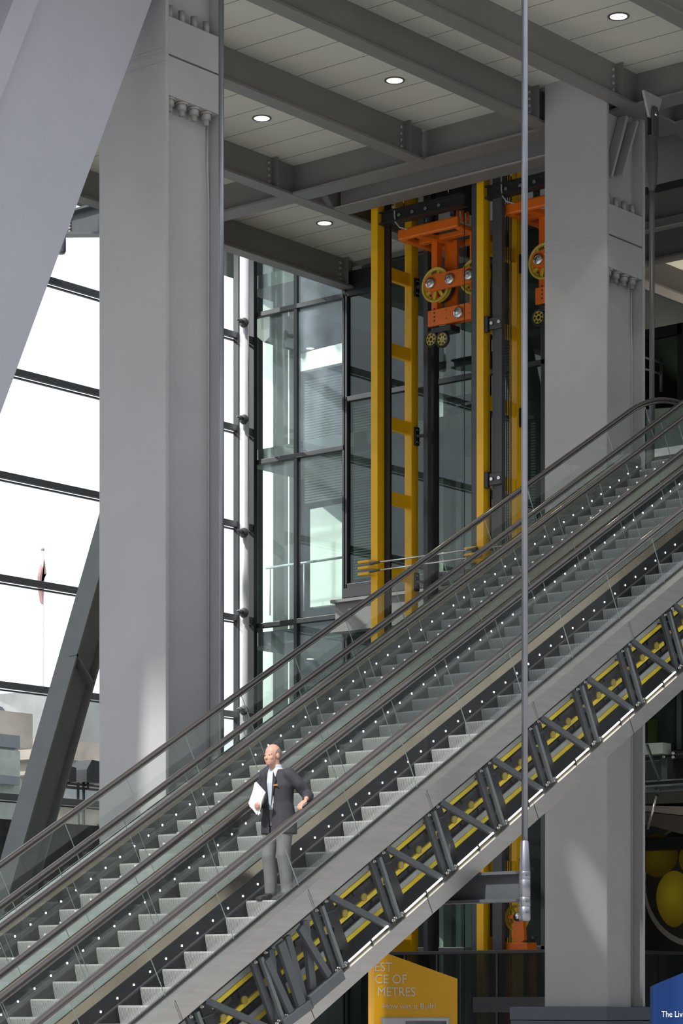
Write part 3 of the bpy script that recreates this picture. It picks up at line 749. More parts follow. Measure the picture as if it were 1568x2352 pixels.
# lower sheave stand seen through the gap at the bottom
t = thing('lift_sheave_stand', 'orange sheave stand with a spoked wheel beside the foot of the front rod', 'lift machinery', (37.0, 25.9, 2.3))
q0, q1 = sx(1160, 2187, 37), sx(1221, 2165, 37)
MB().bbox((36.85, q1.y, q0.z-.02), (37.15, q0.y, q1.z), .012).build('base_box', M_orange, t)
pb = [sx(x, y, 36.9) for x, y in ((1178, 2155), (1184, 2105), (1194, 2097), (1203, 2110), (1207, 2158), (1200, 2164), (1186, 2164))]
MB().prism([(p.y, p.z) for p in pb], 'x', 36.86, 36.94).build('stand', M_orange, t)
pb = [sx(x, y, 36.9) for x, y in ((1166, 2106), (1190, 2096), (1190, 2112), (1168, 2110))]
MB().prism([(p.y, p.z) for p in pb], 'x', 36.87, 36.93).build('side_arm', M_orange, t)
q = sx(1190, 2108, 37.05); spoked_wheel((37.0, q.y+.02, q.z), .24, .07).build('rope_wheel', M_wheel, t)
q = sx(1188, 2106, 36.85); MB().lathe([(0, -.04), (.07, -.04), (.08, 0)], (36.86, q.y, q.z), (1, 0, 0), 20).build('axle_cap', M_chrome, t)
for x in (1158, 1226):
    q = sx(x, 2156, 36.95); MB().lathe([(0, 0), (.05, 0), (.05, .06), (0, .06)], (36.9, q.y, q.z), (1, 0, 0), 16).build('guide_roller', M_black, t)
for x0 in (1157, 1219):
    q = sx(x0+4, 2300, 37.1); MB().bbox((37.05, q.y-.05, 0), (37.15, q.y+.05, q0.z), .006).build('stand_leg', M_orange, t)
# ------------------------------------------------------------------ facade glazing on the left, with its transoms and masts
YF = 35.5
def panes(parent, xs, zs_, fn, mat, nm='pane'):
    for i in range(len(xs)-1):
        for j in range(len(zs_)-1):
            m = MB(); fn(m, xs[i], xs[i+1], zs_[j], zs_[j+1]); m.build(nm, mat, parent)
win = thing('window_1', None, None, (32, YF, 0)); win['kind'] = 'structure'
ZT = [sy(111, y, YF).z for y in (648, 878, 1117, 1349, 1589, 1840)]
ZT = [ZT[0]+(ZT[0]-ZT[1])]+ZT; ZT.append(ZT[-1]-1.95); ZT.append(.25)
XM = [22.0, 26.0, 30.0, 34.0, 38.0, sy(538, 1000, YF).x, 40.1]
for z in ZT[:-1]:
    m = MB().bbox((22, YF-.13, z-.05), (40.1, YF-.03, z+.07), .008).box((22, YF-.04, z-.09), (40.1, YF+.02, z-.065)); m.build('transom', M_trans, win)
for x in XM[-2:]:
    m = MB().bbox((x-.05, YF-.16, 0), (x+.05, YF-.02, 17.5), .01); m.build('mullion', M_frame, win)
panes(win, XM, ZT, lambda m, a, b, z1, z0: m.box((a+.01, YF, z0+.01), (b-.01, YF+.012, z1-.01)), M_facade)
# silver mast with stand-off brackets at the corner of the facade
xm = sy(561, 1000, 35.25).x
t = thing('facade_mast', 'silver tubular mast with stub brackets in the sunlit facade corner', 'mast', (xm, 35.25, 0))
MB().cyl((xm, 35.25, 0), (xm, 35.25, 17.6), .095, seg=24).build('tube', M_mast, t)
for y in (742, 964, 1224, 1408, 1632):
    z = sy(561, y, 35.2).z
    m = MB().lathe([(.1, 0), (.1, .03), (.045, .07), (.035, .16), (.05, .16), (.05, .2), (.02, .2), (.02, .3), (0, .3)], (xm-.07, 35.19, z), (-1, -.25, 0), 16)
    m.build('bracket', M_dark, t)
rx = sy(140, 560, 35.1)
t = thing('facade_rod_end', 'grey rounded rod end hanging beside the glazing, half behind the big diagonal', 'rod end', (rx.x, rx.y, rx.z))
za, zb = sy(143, 540, 35.1).z, sy(143, 584, 35.1).z
MB().lathe([(0, zb), (.07, zb), (.095, zb+.05), (.095, zb+.26), (.06, za+.3), (.05, 16.0)], (rx.x, rx.y, 0), seg=20).build('socket', M_rod, t)

# ------------------------------------------------------------------ green glass wall beside the stair (plane X = 40.2)
XG = 40.2
def yg(x): return sx(x, 1000, XG).y
win = thing('window_2', None, None, (XG, 34.3, 0)); win['kind'] = 'structure'
zt = [sx(682, y, XG).z for y in (705, 1048, 1428)]
ZL = [zt[0]+3.2]+zt+[zt[2]-3.4, .2]
yE0, yE1, yE2 = yg(573), yg(682), yg(793)
for z in ZL[1:5]:
    MB().bbox((XG-.07, yE2, z-.05), (XG+.05, yE0, z+.05), .008).build('transom', M_frame, win)
for y in (yE1, yE0, yE2):
    MB().bbox((XG-.06, y-.045, 0), (XG+.06, y+.045, 18.5), .008).build('mullion', M_frame, win)
panes(win, [yE2, yE1, yE0], ZL, lambda m, a, b, z1, z0: m.box((XG, a+.045, z0+.05), (XG+.015, b-.045, z1-.05)), M_stairglass)
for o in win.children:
    if o.name.startswith('pane') and max(v.co.y for v in o.data.vertices) < yE1 and max(v.co.z for v in o.data.vertices) > 13: o.data.materials[0] = M_hazeglass
# lift lobby glass (right part of the same plane)
win = thing('window_3', None, None, (XG, 28, 0)); win['kind'] = 'structure'
yR = [yg(797), yg(890), yg(1000), yg(1120), yg(1250), yg(1420)]
zr = [sx(820, y, XG).z for y in (672, 914, 1135, 1345)]
ZR = [zr[0]]+[zr[1], zr[3], 5.6, 2.6, .2]
for z in ZR[:-1]:
    MB().bbox((XG-.06, yR[-1], z-.05), (XG+.05, yR[0], z+.05), .008).build('transom', M_frame, win)
for y in yR:
    MB().bbox((XG-.06, y-.045, 0), (XG+.06, y+.045, zr[0]), .008).build('mullion', M_frame, win)
panes(win, yR[::-1], ZR, lambda m, a, b, z1, z0: m.box((XG, a+.045, z0+.05), (XG+.015, b-.045, z1-.05)), M_liftglass)
m = MB().box((XG-.03, yR[-1], zr[0]+.05), (XG+.1, yR[0], zr[0]+.45)); o = m.build('head_panel', M_black, win)
# floor edges seen at the foot of the lobby glass
z0 = sx(820, 1345, XG).z; z1 = sx(820, 1372, XG).z
struct('trim_1', MB().box((XG-.12, yR[-1], z1), (XG-.02, yR[0]+.03, z0-.05)), M_black)
m = MB().box((XG-.35, yR[-1], z1-.12), (XG-.05, yR[0]+.15, z1-.06)).box((XG-.25, yR[-1], z1-.65), (XG-.2, yR[0]+.1, z1-.12)).box((XG-.35, yR[-1], z1-.71), (XG-.05, yR[0]+.15, z1-.65))
struct('trim_2', m, M_beam)
# ------------------------------------------------------------------ rooms behind the glass
m = MB()
for z in (zt[2]-.1, 13.0, 5.4, 16.6):
    m.box((XG+.15, 28.6, z-.28), (47, 35.9, z))
struct('floor_upper', m, M_conc)
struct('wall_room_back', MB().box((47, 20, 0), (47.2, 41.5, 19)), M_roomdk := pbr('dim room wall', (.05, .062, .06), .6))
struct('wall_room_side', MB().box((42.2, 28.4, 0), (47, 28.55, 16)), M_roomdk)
struct('wall_room_shade', MB().box((42.6, 38, 0), (47.2, 38.2, 17.8)), M_roomdk)  # added wall, keeps sky light out so the room stays dark
struct('ceiling_room_shade', MB().box((40.6, 35.9, 17.5), (47.2, 38.2, 17.8)), M_roomdk)  # added roof slab, shades the room from above
def slabcol(x, y, w, d, nm, lab):
    t = tag(MB().bbox((x, y, 0), (x+w, y+d, 18.5), .01).build(nm, M_white), lab, 'pillar'); return t
def yb(x, X): return sx(x, 1000, X).y
slabcol(42.0, yb(627, 42), .5, yb(603, 42)-yb(627, 42), 'white_pillar', 'white square pillar behind the left bay of the green stair glass')
slabcol(43.2, yb(664, 43.2), .3, yb(654, 43.2)-yb(664, 43.2), 'white_pillar', 'narrow white pillar just left of the middle mullion of the stair glass')
slabcol(44, yb(1018, 44), .3, yb(1002, 44)-yb(1018, 44), 'white_pillar', 'pale pillar behind the lift glass left of the orange carriage')
slabcol(44.2, yb(1058, 44.2), .25, yb(1046, 44.2)-yb(1058, 44.2), 'white_pillar', 'pale pillar behind the lift glass right of the small pulleys')
slabcol(42.6, yb(1083, 42.6), .25, yb(1068, 42.6)-yb(1083, 42.6), 'white_pillar', 'pale pillar behind the lift glass near the right yellow frame')
# stair soffit, lit panel, handrail
t = tag(MB().prism([(sx(x, y, 42.0).y, sx(x, y, 42.0).z) for x, y in ((615, 757), (690, 735), (690, 795), (678, 808))], 'x', 41.0, 41.95).build('stair_soffit', M_conc), 'dark sloping stair soffit behind the upper left bay of stair glass', 'soffit')
q = [sx(x, y, 41.6) for x, y in ((712, 1170), (792, 1155), (792, 1385), (712, 1395))]
t = tag(MB().prism([(p.y, p.z) for p in q], 'x', 41.6, 41.75).build('pale_screen', M_white), 'large pale panel behind the right bay of the stair glass', 'panel')
q = [sx(x, y, 41.9) for x, y in ((697, 855), (792, 835), (792, 790), (697, 815))]
t = tag(MB().prism([(p.y, p.z) for p in q], 'x', 41.8, 41.95).build('bulkhead_panel', M_white), 'pale curved bulkhead over the blinds in the stair glass', 'panel')
def blind(x0, x1, y0, y1, X, lab):
    a, b_ = sx(x0, y1, X), sx(x1, y0, X)
    t = thing('venetian_blind', lab, 'blind', (X, (a.y+b_.y)/2, a.z))
    m = MB(); z = a.z
    while z < b_.z:
        m.obox((X, b_.y, z), (X, a.y, z), .034, .006, up=(.9, 0, 1)); z += .055
    m.build('slats', M_white, t)
    MB().box((X-.03, b_.y, b_.z), (X+.03, a.y, b_.z+.06)).build('head_rail', M_frame, t)
    return t
blind(700, 790, 855, 1155, 40.75, 'dark slatted blind behind the right bay of the stair glass')
blind(812, 853, 925, 1330, 40.75, 'sunlit slatted blind behind the glass left of the yellow frame')
blind(1157, 1172, 760, 1255, 40.75, 'narrow slatted blind between the posts of the right yellow frame')
blind(1219, 1229, 950, 1250, 40.75, 'thin strip of slatted blind beside the front hanger rod')
a, b_ = sx(611, 1305, 40.9), sx(792, 1281, 40.9)
t = thing('stair_handrail', 'slim pale handrail seen through the green stair glass', 'handrail', (40.9, (a.y+b_.y)/2, a.z-.95))
MB().cyl((40.9, a.y, a.z), (40.9, b_.y, a.z), .025, seg=10).build('rail', M_mast, t)
for x in (620, 698):
    y_ = sx(x, 1300, 40.9).y; MB().cyl((40.9, y_, a.z), (40.9, y_, a.z-1.0), .016, seg=8).build('post', M_mast, t)
# dark cross beams in the lobby
for (x0, y0, x1, y1, X, lab) in ((1000, 845, 1086, 826, 41.2, 'upper dark transfer beam behind the lift glass'), (1026, 925, 1086, 912, 41.0, 'middle dark transfer beam behind the lift glass'), (1026, 950, 1086, 940, 41.0, 'lower dark transfer beam behind the lift glass')):
    a, b_ = sx(x0, y0, X), sx(x1, y1, X)
    t = thing('lobby_beam', lab, 'beam', (X, (a.y+b_.y)/2, a.z))
    MB().box((X, b_.y, a.z-.05), (X+.06, a.y, a.z+.07)).build('web', M_black, t); MB().box((X-.06, b_.y, a.z+.07), (X+.12, a.y, a.z+.085)).build('flange', M_black, t)
# a few lit downlights inside
for (x, y, X, lab) in ((712, 800, 41.5, 'small warm downlight under the soffit behind the stair glass'), (712, 1513, 41.5, 'small warm downlight low behind the stair glass')):
    q = sx(x, y, X); t = thing('downlight', lab, 'ceiling light', q, 'recessed downlights in the ceiling boards')
    o = place('trim_ring', cone, t, q); place('lens', lens, t, q)
    for c_ in t.children: c_.scale = (.6, .6, .6)
# ------------------------------------------------------------------ information totems, barrier, right-hand background
def text(s, size, mat, parent, org, ux, name, align='LEFT', stretch=1.0):
    cu = bpy.data.curves.new(name, 'FONT'); cu.body = s; cu.size = size; cu.extrude = .002; cu.align_x = align
    cu.materials.append(mat)
    tmp = bpy.data.objects.new(name, cu); COL.objects.link(tmp); bpy.context.view_layer.update()
    me = bpy.data.meshes.new_from_object(tmp.evaluated_get(bpy.context.evaluated_depsgraph_get()))
    bpy.data.objects.remove(tmp); o = bpy.data.objects.new(name, me); COL.objects.link(o)
    ux = Vector(ux).normalized(); uz = Vector((0, 0, 1)); n = ux.cross(uz)
    o.parent = parent; o.location = Vector(org)-world_loc(parent)
    o.rotation_euler = Matrix((ux, uz, ux.cross(uz))).transposed().to_euler(); o.scale = (stretch, 1, 1)
    return o
VF = Vector((CA, SA, 0)); VR = Vector((SA, -CA, 0))              # facing the visitor, and to the visitor's right
def totem(name, label, depth, xl, xr, yl, yr, mat, side_mat, side_px, face_px):
    """flat-fronted sign with a slanting top"""
    k = depth/FPX
    L = VF*depth+VR*((xl-CX)*k); R = VF*depth+VR*((xr-CX)*k)
    t = thing(name, label, 'sign', (L+R)/2)
    zl, zr = EYE+(HOR-yl)*k, EYE+(HOR-yr)*k
    back = VF*.28-VR*((side_px)*k)
    m = MB(); P = [L, R, R+Vector((0, 0, zr)), L+Vector((0, 0, zl))]; th = VF*.05
    m._add([p+q for q in (Vector((0, 0, 0)), th) for p in P], [(0, 1, 2, 3), (7, 6, 5, 4), (0, 4, 5, 1), (1, 5, 6, 2), (2, 6, 7, 3), (3, 7, 4, 0)])
    m.build('front_panel', mat, t)
    B = [L+VF*.002, L+back, L+back+Vector((0, 0, zl-.02)), L+VF*.002+Vector((0, 0, zl-.002))]
    m = MB(); m._add([p+q for q in (Vector((0, 0, 0)), VF*.03) for p in B], [(0, 1, 2, 3), (7, 6, 5, 4), (0, 4, 5, 1), (1, 5, 6, 2), (2, 6, 7, 3), (3, 7, 4, 0)])
    m.build('side_panel', side_mat, t)
    return t, L, k
D1 = 36.0
t, L, k = totem('information_totem', 'amber information totem with pale lettering standing under the escalators', D1, 859, 1050, 2179, 2248, M_signor, M_signside, 13, None)
f = lambda x, y: VF*(D1-.006)+VR*((x-CX)*k)+Vector((0, 0, EYE+(HOR-y)*k))
cap = 20.5*k/.69
text('EST', cap, M_text, t, f(859, 2231), VR, 'lettering', stretch=.90); text('CE OF', cap, M_text, t, f(860, 2259), VR, 'lettering', stretch=.9)
text('METRES', cap, M_text, t, f(866, 2288), VR, 'lettering', stretch=.86); text('How was it Built?', cap*.60, M_text, t, f(878, 2317), VR, 'lettering', stretch=.98)
def onsign(d, k, x0, y0, x1, y1, dep, nm, mat, par):
    m = MB(); A = [VF*(d-dep)+VR*((x-CX)*k)+Vector((0, 0, max(.02, EYE+(HOR-y)*k))) for x, y in ((x0, y1), (x1, y1), (x1, y0), (x0, y0))]
    m._add([p+q for q in (Vector((0, 0, 0)), VF*.012) for p in A], [(0, 1, 2, 3), (7, 6, 5, 4), (0, 4, 5, 1), (1, 5, 6, 2), (2, 6, 7, 3), (3, 7, 4, 0)]); return m.build(nm, mat, par)
pf = onsign(D1, k, 875, 2336, 1033, 2460, .012, 'picture_frame', M_pale, t); onsign(D1, k, 879, 2339, 1029, 2456, .016, 'picture_sheet', pbr('sign sheet', (.62, .64, .62), .5), pf)
onsign(D1, k, 931, 2345, 1025, 2420, .020, 'picture', pbr('sign photo', (.14, .15, .17), .4, var=.5, scale=4), pf)
D2 = 33.0
t, L, k = totem('information_totem', 'blue information totem at the lower right corner, slanting top edge', D2, 1500, 1690, 2263, 2184, M_signbl, M_signbl, 1, None)
f = lambda x, y: VF*(D2-.006)+VR*((x-CX)*k)+Vector((0, 0, EYE+(HOR-y)*k))
text('The Living', 14*k/.69, M_textw, t, f(1518, 2336), VR, 'lettering', stretch=.8)

# smoky glass barrier round the lift pit
XB = 35.9
zt = sx(1100, 2187, XB).z
t = thing('glass_barrier', 'smoky glass barrier with black top rail in front of the lift pit', 'barrier', (XB, 29, 0))
ya, yb2 = sx(828, 2187, XB).y, 24.8
MB().bbox((XB-.04, yb2, zt-.03), (XB+.04, ya, zt+.03), .008).build('top_rail', M_black, t)
z1, z2 = sx(1100, 2290, XB).z, sx(1100, 2325, XB).z
MB().box((XB-.03, yb2, z2), (XB+.03, sx(1088, 2290, XB).y, z1)).build('mid_panel', M_black, t)
ys = [yb2, sx(1142, 2200, XB).y, sx(1004, 2200, XB).y, sx(930, 2200, XB).y, ya]
for i in range(4): MB().box((XB-.006, ys[i]+.01, .05), (XB+.006, ys[i+1]-.01, zt-.03)).build('glass_panel', M_darkglass, t)
for y in ys[1:4]: MB().box((XB-.02, y-.02, 0), (XB+.02, y+.02, zt)).build('post', M_black, t)
t = thing('glass_barrier', 'smoky glass barrier right of the plinth, below the fruit mural', 'barrier', (40, 25, 0))
c0, c1 = sy(1484, 2187, 24.9), sy(1640, 2187, 24.9)
MB().bbox((c0.x-.6, 24.86, c0.z-.03), (c1.x, 24.94, c0.z+.03), .008).build('top_rail', M_black, t)
for k_ in range(3):
    a = c0.x-.6+(c1.x-c0.x+.6)*k_/3; b_ = c0.x-.6+(c1.x-c0.x+.6)*(k_+1)/3
    MB().box((a+.01, 24.89, .05), (b_-.01, 24.91, c0.z-.03)).build('glass_panel', M_darkglass, t)
# ---- fruit mural on a dark wall (a flat print)
XW = 44.0
def w2(x, y, dx_=0): p = sx(x, y, XW+dx_); return p
p0, p1 = w2(1470, 1955), w2(1680, 2290)
t = thing('wall_mural', 'dark printed wall mural of yellow lemons in a bowl, right of the column', 'mural', (XW, (p0.y+p1.y)/2, p1.z))
MB().box((XW, p1.y, p1.z), (XW+.05, p0.y, p0.z)).build('print_ground', pbr('mural ground', (.03, .022, .018), .5), t)
def ell(cx, cy, rx, ry, dep, nm, mat, tilt=0):
    m = MB(); n = 40; c = w2(cx, cy, -dep); ex = w2(cx+rx, cy, -dep)-c; ez = Vector((0, 0, w2(cx, cy-ry, -dep).z-c.z))
    pts = []
    for i in range(n):
        a = 2*PI*i/n; u, v = math.cos(a), math.sin(a); bump = 1+.10*max(0, math.cos(a-tilt))**8
        pts.append(c+ex*u*bump+ez*v*bump)
    pts = [p for p in pts]
    m._add(pts, [tuple(range(n))]); return m.build(nm, mat, t)
def lemon_mat(nm, c):
    m, N, L_ = _new(nm); o = N.new('ShaderNodeOutputMaterial'); b = N.new('ShaderNodeBsdfPrincipled'); L_.new(b.outputs[0], o.inputs[0])
    tc = N.new('ShaderNodeTexCoord'); mp = N.new('ShaderNodeMapping'); mp.inputs['Location'].default_value = (0, -.58, -.60); mp.inputs['Scale'].default_value = (0, 1, 1)
    g = N.new('ShaderNodeVectorMath'); g.operation = 'LENGTH'; L_.new(tc.outputs['Generated'], mp.inputs[0]); L_.new(mp.outputs[0], g.inputs[0])
    r = N.new('ShaderNodeValToRGB'); e = r.color_ramp.elements
    e[0].position = .08; e[0].color = (*[q*1.15 for q in c], 1); e[1].position = .72; e[1].color = (c[0]*.3, c[1]*.2, .0, 1)
    L_.new(g.outputs['Value'], r.inputs[0]); L_.new(r.outputs[0], b.inputs['Base Color']); b.inputs['Roughness'].default_value = .6
    return m
ml = lemon_mat('printed lemon', (.85, .62, .03)); ml2 = lemon_mat('printed lemon far', (.45, .30, .01))
ell(1592, 2032, 120, 143, .004, 'bowl_rim', pbr('printed bowl rim', (.42, .35, .30), .6)); ell(1594, 2028, 115, 134, .006, 'bowl_inside', pbr('printed bowl inside', (.045, .03, .018), .6))
m = MB(); q = w2(1440, 1955, -.0062)
ell(1510, 1965, 42, 50, .008, 'lemon', ml2); ell(1592, 1972, 34, 40, .008, 'lemon', ml2); ell(1548, 2062, 42, 62, .010, 'lemon', ml, -1.6); ell(1632, 2040, 40, 58, .009, 'lemon', ml2)
# dark wall that hides the print's upper part, soffits and machine frame above it
o = tag(MB().box((XW-.35, 20, w2(1500, 1955).z), (XW-.03, 28.3, w2(1500, 1927).z)).build('dark_fascia', M_black), 'black fascia strip just above the fruit mural', 'fascia')
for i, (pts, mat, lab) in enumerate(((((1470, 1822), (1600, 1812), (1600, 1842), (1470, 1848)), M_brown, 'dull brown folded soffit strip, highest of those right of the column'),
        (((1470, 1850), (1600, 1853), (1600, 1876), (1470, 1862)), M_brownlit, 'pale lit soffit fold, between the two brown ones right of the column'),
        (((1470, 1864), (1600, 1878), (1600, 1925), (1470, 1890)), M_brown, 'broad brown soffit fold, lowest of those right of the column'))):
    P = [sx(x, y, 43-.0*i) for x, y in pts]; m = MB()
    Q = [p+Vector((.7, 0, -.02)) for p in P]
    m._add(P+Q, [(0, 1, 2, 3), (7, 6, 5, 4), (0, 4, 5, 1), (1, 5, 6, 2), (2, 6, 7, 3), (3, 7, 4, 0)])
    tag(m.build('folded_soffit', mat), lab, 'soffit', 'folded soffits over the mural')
def rbox(x0, y0, x1, y1, X, d, nm, mat, par):
    a, b_ = sx(x0, y1, X), sx(x1, y0, X); return MB().bbox((X, b_.y, a.z), (X+d, a.y, b_.z), .008).build(nm, mat, par)
t = thing('machine_frame', 'black machine frame with bolted plates on the landing right of the column', 'machine frame', (41, 23, 7))
rbox(1478, 1728, 1620, 1738, 41.0, .3, 'top_beam', M_dark, t); rbox(1478, 1795, 1620, 1822, 41.0, .25, 'lower_beam', M_truss, t)
rbox(1518, 1738, 1532, 1796, 41.0, .2, 'upright', M_dark, t); rbox(1478, 1738, 1620, 1796, 41.4, .1, 'back_plate', M_black, t)
rbox(1478, 1705, 1521, 1734, 40.8, .3, 'pale_box', M_pale, t)
for y in (1796, 1808):
    a, b_ = sx(1478, y, 40.9), sx(1620, y, 40.9); MB().cyl((40.9, a.y, a.z), (40.9, b_.y, a.z), .02, seg=8).build('rail', M_truss, t)
m = MB()
for x, y in ((1546, 1730), (1546, 1739), (1524, 1738)):
    q = sx(x, y, 40.95); m = MB().cyl((41.0, q.y, q.z), (40.93, q.y, q.z), .028, seg=12); m.build('bolt', M_chrome, t)
t = thing('tie_rod', 'short diagonal steel stay running up beside the right column edge below the landing', 'tie rods', sx(1487, 1900, 40.6))
a, b_ = sx(1487, 1905, 40.6), sx(1509, 1824, 40.6); MB().cyl(a, b_, .022, seg=10).build('rod', M_chrome, t)
MB().tube([b_, b_+(b_-a).normalized()*.12], [.045, .03], 10).build('rod_end', M_dark, t)
t = thing('tie_rod', 'dark diagonal stay above the landing rail, right of the right column', 'tie rods', sx(1512, 1792, 40.6))
a, b_ = sx(1485, 1710, 40.6), sx(1513, 1792, 40.6); MB().cyl(a, b_, .03, seg=10).build('rod', M_dark, t)
# glazed landing room above the machine frame
win = thing('window_4', None, None, (41.2, 23, 8)); win['kind'] = 'structure'
a, b_ = sx(1478, 1728, 41.2), sx(1640, 1480, 41.2)
MB().box((41.2, b_.y, a.z), (41.21, a.y, b_.z)).build('pane', M_liftglass, win)
for x in (1562,):
    q = sx(x, 1600, 41.2); MB().box((41.15, q.y-.05, a.z), (41.25, q.y+.05, b_.z)).build('mullion', M_frame, win)
for (pts, mat, lab) in ((((1487, 1655), (1503, 1652), (1500, 1725), (1487, 1725)), M_yel2, 'folded yellow cloth panel behind the landing glass'),):
    P = [sx(x, y, 42) for x, y in pts]; m = MB().prism([(p.y, p.z) for p in P], 'x', 42, 42.1); tag(m.build('yellow_panel', pbr('dull yellow', (.30, .26, .03), .6)), lab, 'panel')
zm = sx(1490, 1725, 42).z-.005
struct('floor_machine', MB().box((41.25, 20, zm-.1), (43.2, 26, zm)), M_darkwall)
struct('wall_landing', MB().box((43.2, 20, 7.6), (43.4, 26, 16)), pbr('green grey room', (.10, .13, .11), .6))
# landing floor of the escalators and its dark glazed doors, upper right
zl = zs(X_HI, W_NOSE)
struct('floor_landing', MB().box((X_HI+.25, 17.6, zl-.35), (38.6, 21.95, zl-.07)).box((38.6, 17.6, zl-.35), (43.1, 26.4, zl-.07)), M_conc)
t = thing('glazed_screen', 'dark framed glass screen behind the escalator head, right of the column', 'screen', (41.8, 24, 10))
P = [sx(1478, 760, 41.9), sx(1560, 742, 41.9), sx(1560, 1000, 41.9)]
MB().box((41.9, P[1].y-.05, zl-.07), (42.0, P[1].y+.05, P[1].z)).build('post', M_black, t)
MB().box((41.9, P[1].y-2, P[1].z-.2), (42.0, P[0].y+.3, P[1].z)).build('head_beam', M_black, t)
MB().box((41.94, P[1].y, zl-.07), (41.96, P[0].y+.3, P[1].z-.2)).build('pane', M_darkglass, t)
t = thing('guard_rail', 'short dark guard rail with two tubes behind the right hanger rod', 'guard rail', sx(1500, 850, 41.5))
for (xa, ya_, xb, yb_) in ((1483, 822, 1520, 838), (1483, 848, 1518, 866)):
    a, b_ = sy(xa, ya_, 25.6), sy(xb, yb_, 25.6); b_.z = a.z
    MB().cyl(a, b_, .022, seg=8).build('tube', M_rod, t)
a = sy(1518, 836, 25.6); MB().cyl(a+Vector((0, 0, .1)), a-Vector((0, 0, .5)), .03, seg=8).build('post', M_black, t)
# pale wall panel on the landing
P = [sx(x, y, 40.8) for x, y in ((1484, 940), (1640, 930), (1640, 1030), (1484, 1035))]
P[2].z = P[3].z = zl-.07
tag(MB().prism([(p.y, p.z) for p in P], 'x', 40.8, 40.9).build('landing_panel', pbr('pale green panel', (.24, .30, .25), .5)), 'pale green glass-fronted panel beyond the top of the escalators', 'panel')
# bright soffit boards
for (x0, y0, X, lab) in ((1535, 540, 46, 'pale boarded soffit at the right edge, upper one'), (1530, 705, 47.5, 'pale boarded soffit at the right edge, lower one')):
    pass

# ------------------------------------------------------------------ outside, left: stone building, roof plant, flag
YO = 60
t = thing('stone_building', 'weathered stone building with cornices seen through the lower left glazing', 'building', (35, YO+3, 0))
def ob(x0, y0, x1, y1, Y, d, nm, mat):
    a, b_ = sy(x0, y1, Y), sy(x1, y0, Y); return MB().box((a.x, Y, max(-.05, a.z)), (b_.x, Y+d, b_.z)).build(nm, mat, t)
ob(128, 1735, 420, 2440, YO, 8, 'wall', M_stone); ob(110, 1728, 420, 1740, YO-.5, 2, 'cornice', M_stone); ob(120, 1765, 420, 1775, YO-.35, 2, 'cornice', M_stone)
ob(135, 1835, 420, 1842, YO-.3, 1, 'string_course', M_stone2); ob(128, 1618, 420, 1735, YO+1.5, 6, 'attic', M_stone2)
for k_ in range(9): ob(150+k_*9, 1755, 155+k_*9, 1764, YO-.2, .3, 'dentil', M_stone)
for x in (146, 186, 226): ob(x, 1895, x+24, 2000, YO-.06, .3, 'window', M_lead)
t = thing('parapet_building', 'lower pale stone parapet block with a lead ledge at the far left', 'building', (28, 56, 0))
ob(-120, 1640, 75, 1700, 56.6, 1.8, 'upper_wall', M_stone); ob(-120, 1690, 46, 1702, 55, 1.5, 'lead_ledge', M_lead); ob(-120, 1702, 42, 1730, 55.2, 1.3, 'ledge_wall', M_stone2)
ob(-120, 1725, 46, 2460, 54, 3, 'lower_wall', pbr('pale green stone', (.34, .37, .33), .8, var=.12)); ob(-120, 1784, 46, 1789, 53.8, 1, 'lower_ledge', M_lead)
t = thing('roof_plant', 'white rounded roof plant with a dark window on the stone roof', 'roof plant', sy(15, 1645, 57))
a, b_ = sy(-60, 1641, 57), sy(52, 1612, 57); n = 18
pl = [(a.x+(b_.x-a.x)*i/n, a.z+(b_.z-a.z)*math.sqrt(max(0, 1-(i/n)**2.2))) for i in range(n+1)]+[(a.x, a.z)]
MB().prism(pl, 'y', 57, 58.3).build('shell', M_white, t)
a2, b2_ = sy(-10, 1640, 56.95), sy(20, 1626, 56.95)
MB().prism([(a2.x, a2.z), (b2_.x, a2.z), (b2_.x-.25, b2_.z), (a2.x, b2_.z+.05)], 'y', 56.95, 57.05).build('window', M_lead, t)
t = thing('flagpole', 'tall thin pale flagpole with a limp furled flag outside the left glazing', 'flagpole', (sy(95, 1640, 75).x, 75, 0))
a, b_ = sy(95, 1640, 75), sy(98, 1262, 75)
MB().tube([(a.x, a.y, 0), b_], [.09, .05], 8).build('pole', pbr('pale pole', (.55, .54, .53), .5), t); MB().ball(b_, .08, 10, 6).build('finial', M_stone, t)
fc = [sy(x, y, 75) for x, y in ((98, 1285), (103, 1318), (97, 1320), (93, 1300), (88, 1325), (89, 1350), (94, 1385), (97, 1360), (98, 1330))]
MB().prism([(p.x, p.z) for p in fc], 'y', 74.9, 75.05).build('flag', pbr('muted flag', (.36, .20, .20), .7, var=.6, scale=1.2), t)
for (x0, y0, x1, y1, lab) in ((192, 1748, 226, 1796, 'dark floodlight housing outside the glazing, touching the left column'), (150, 1762, 168, 1795, 'smaller tilted floodlight housing beside the dark slanted brace')):
    a, b_ = sy(x0, y1, 42), sy(x1, y0, 42)
    t = thing('floodlight', lab, 'floodlight', ((a.x+b_.x)/2, 42, a.z), 'floodlights on the outside frame')
    w_, h_ = b_.x-a.x, b_.z-a.z
    MB().prism([(a.x, a.z), (b_.x, a.z), (b_.x, b_.z-.02), (a.x+w_*.35, b_.z), (a.x, a.z+h_*.55)], 'y', 41.9, 42.4).build('housing', M_dark, t)
    MB().cyl(((a.x+b_.x)/2, 42.1, a.z-.12), ((a.x+b_.x)/2, 42.1, a.z), .03, seg=8).build('stem', M_dark, t)
t = thing('light_frame', 'dark tubular frame carrying the floodlights outside the glazing', 'frame', (sy(185, 1900, 42).x, 42.1, 0))
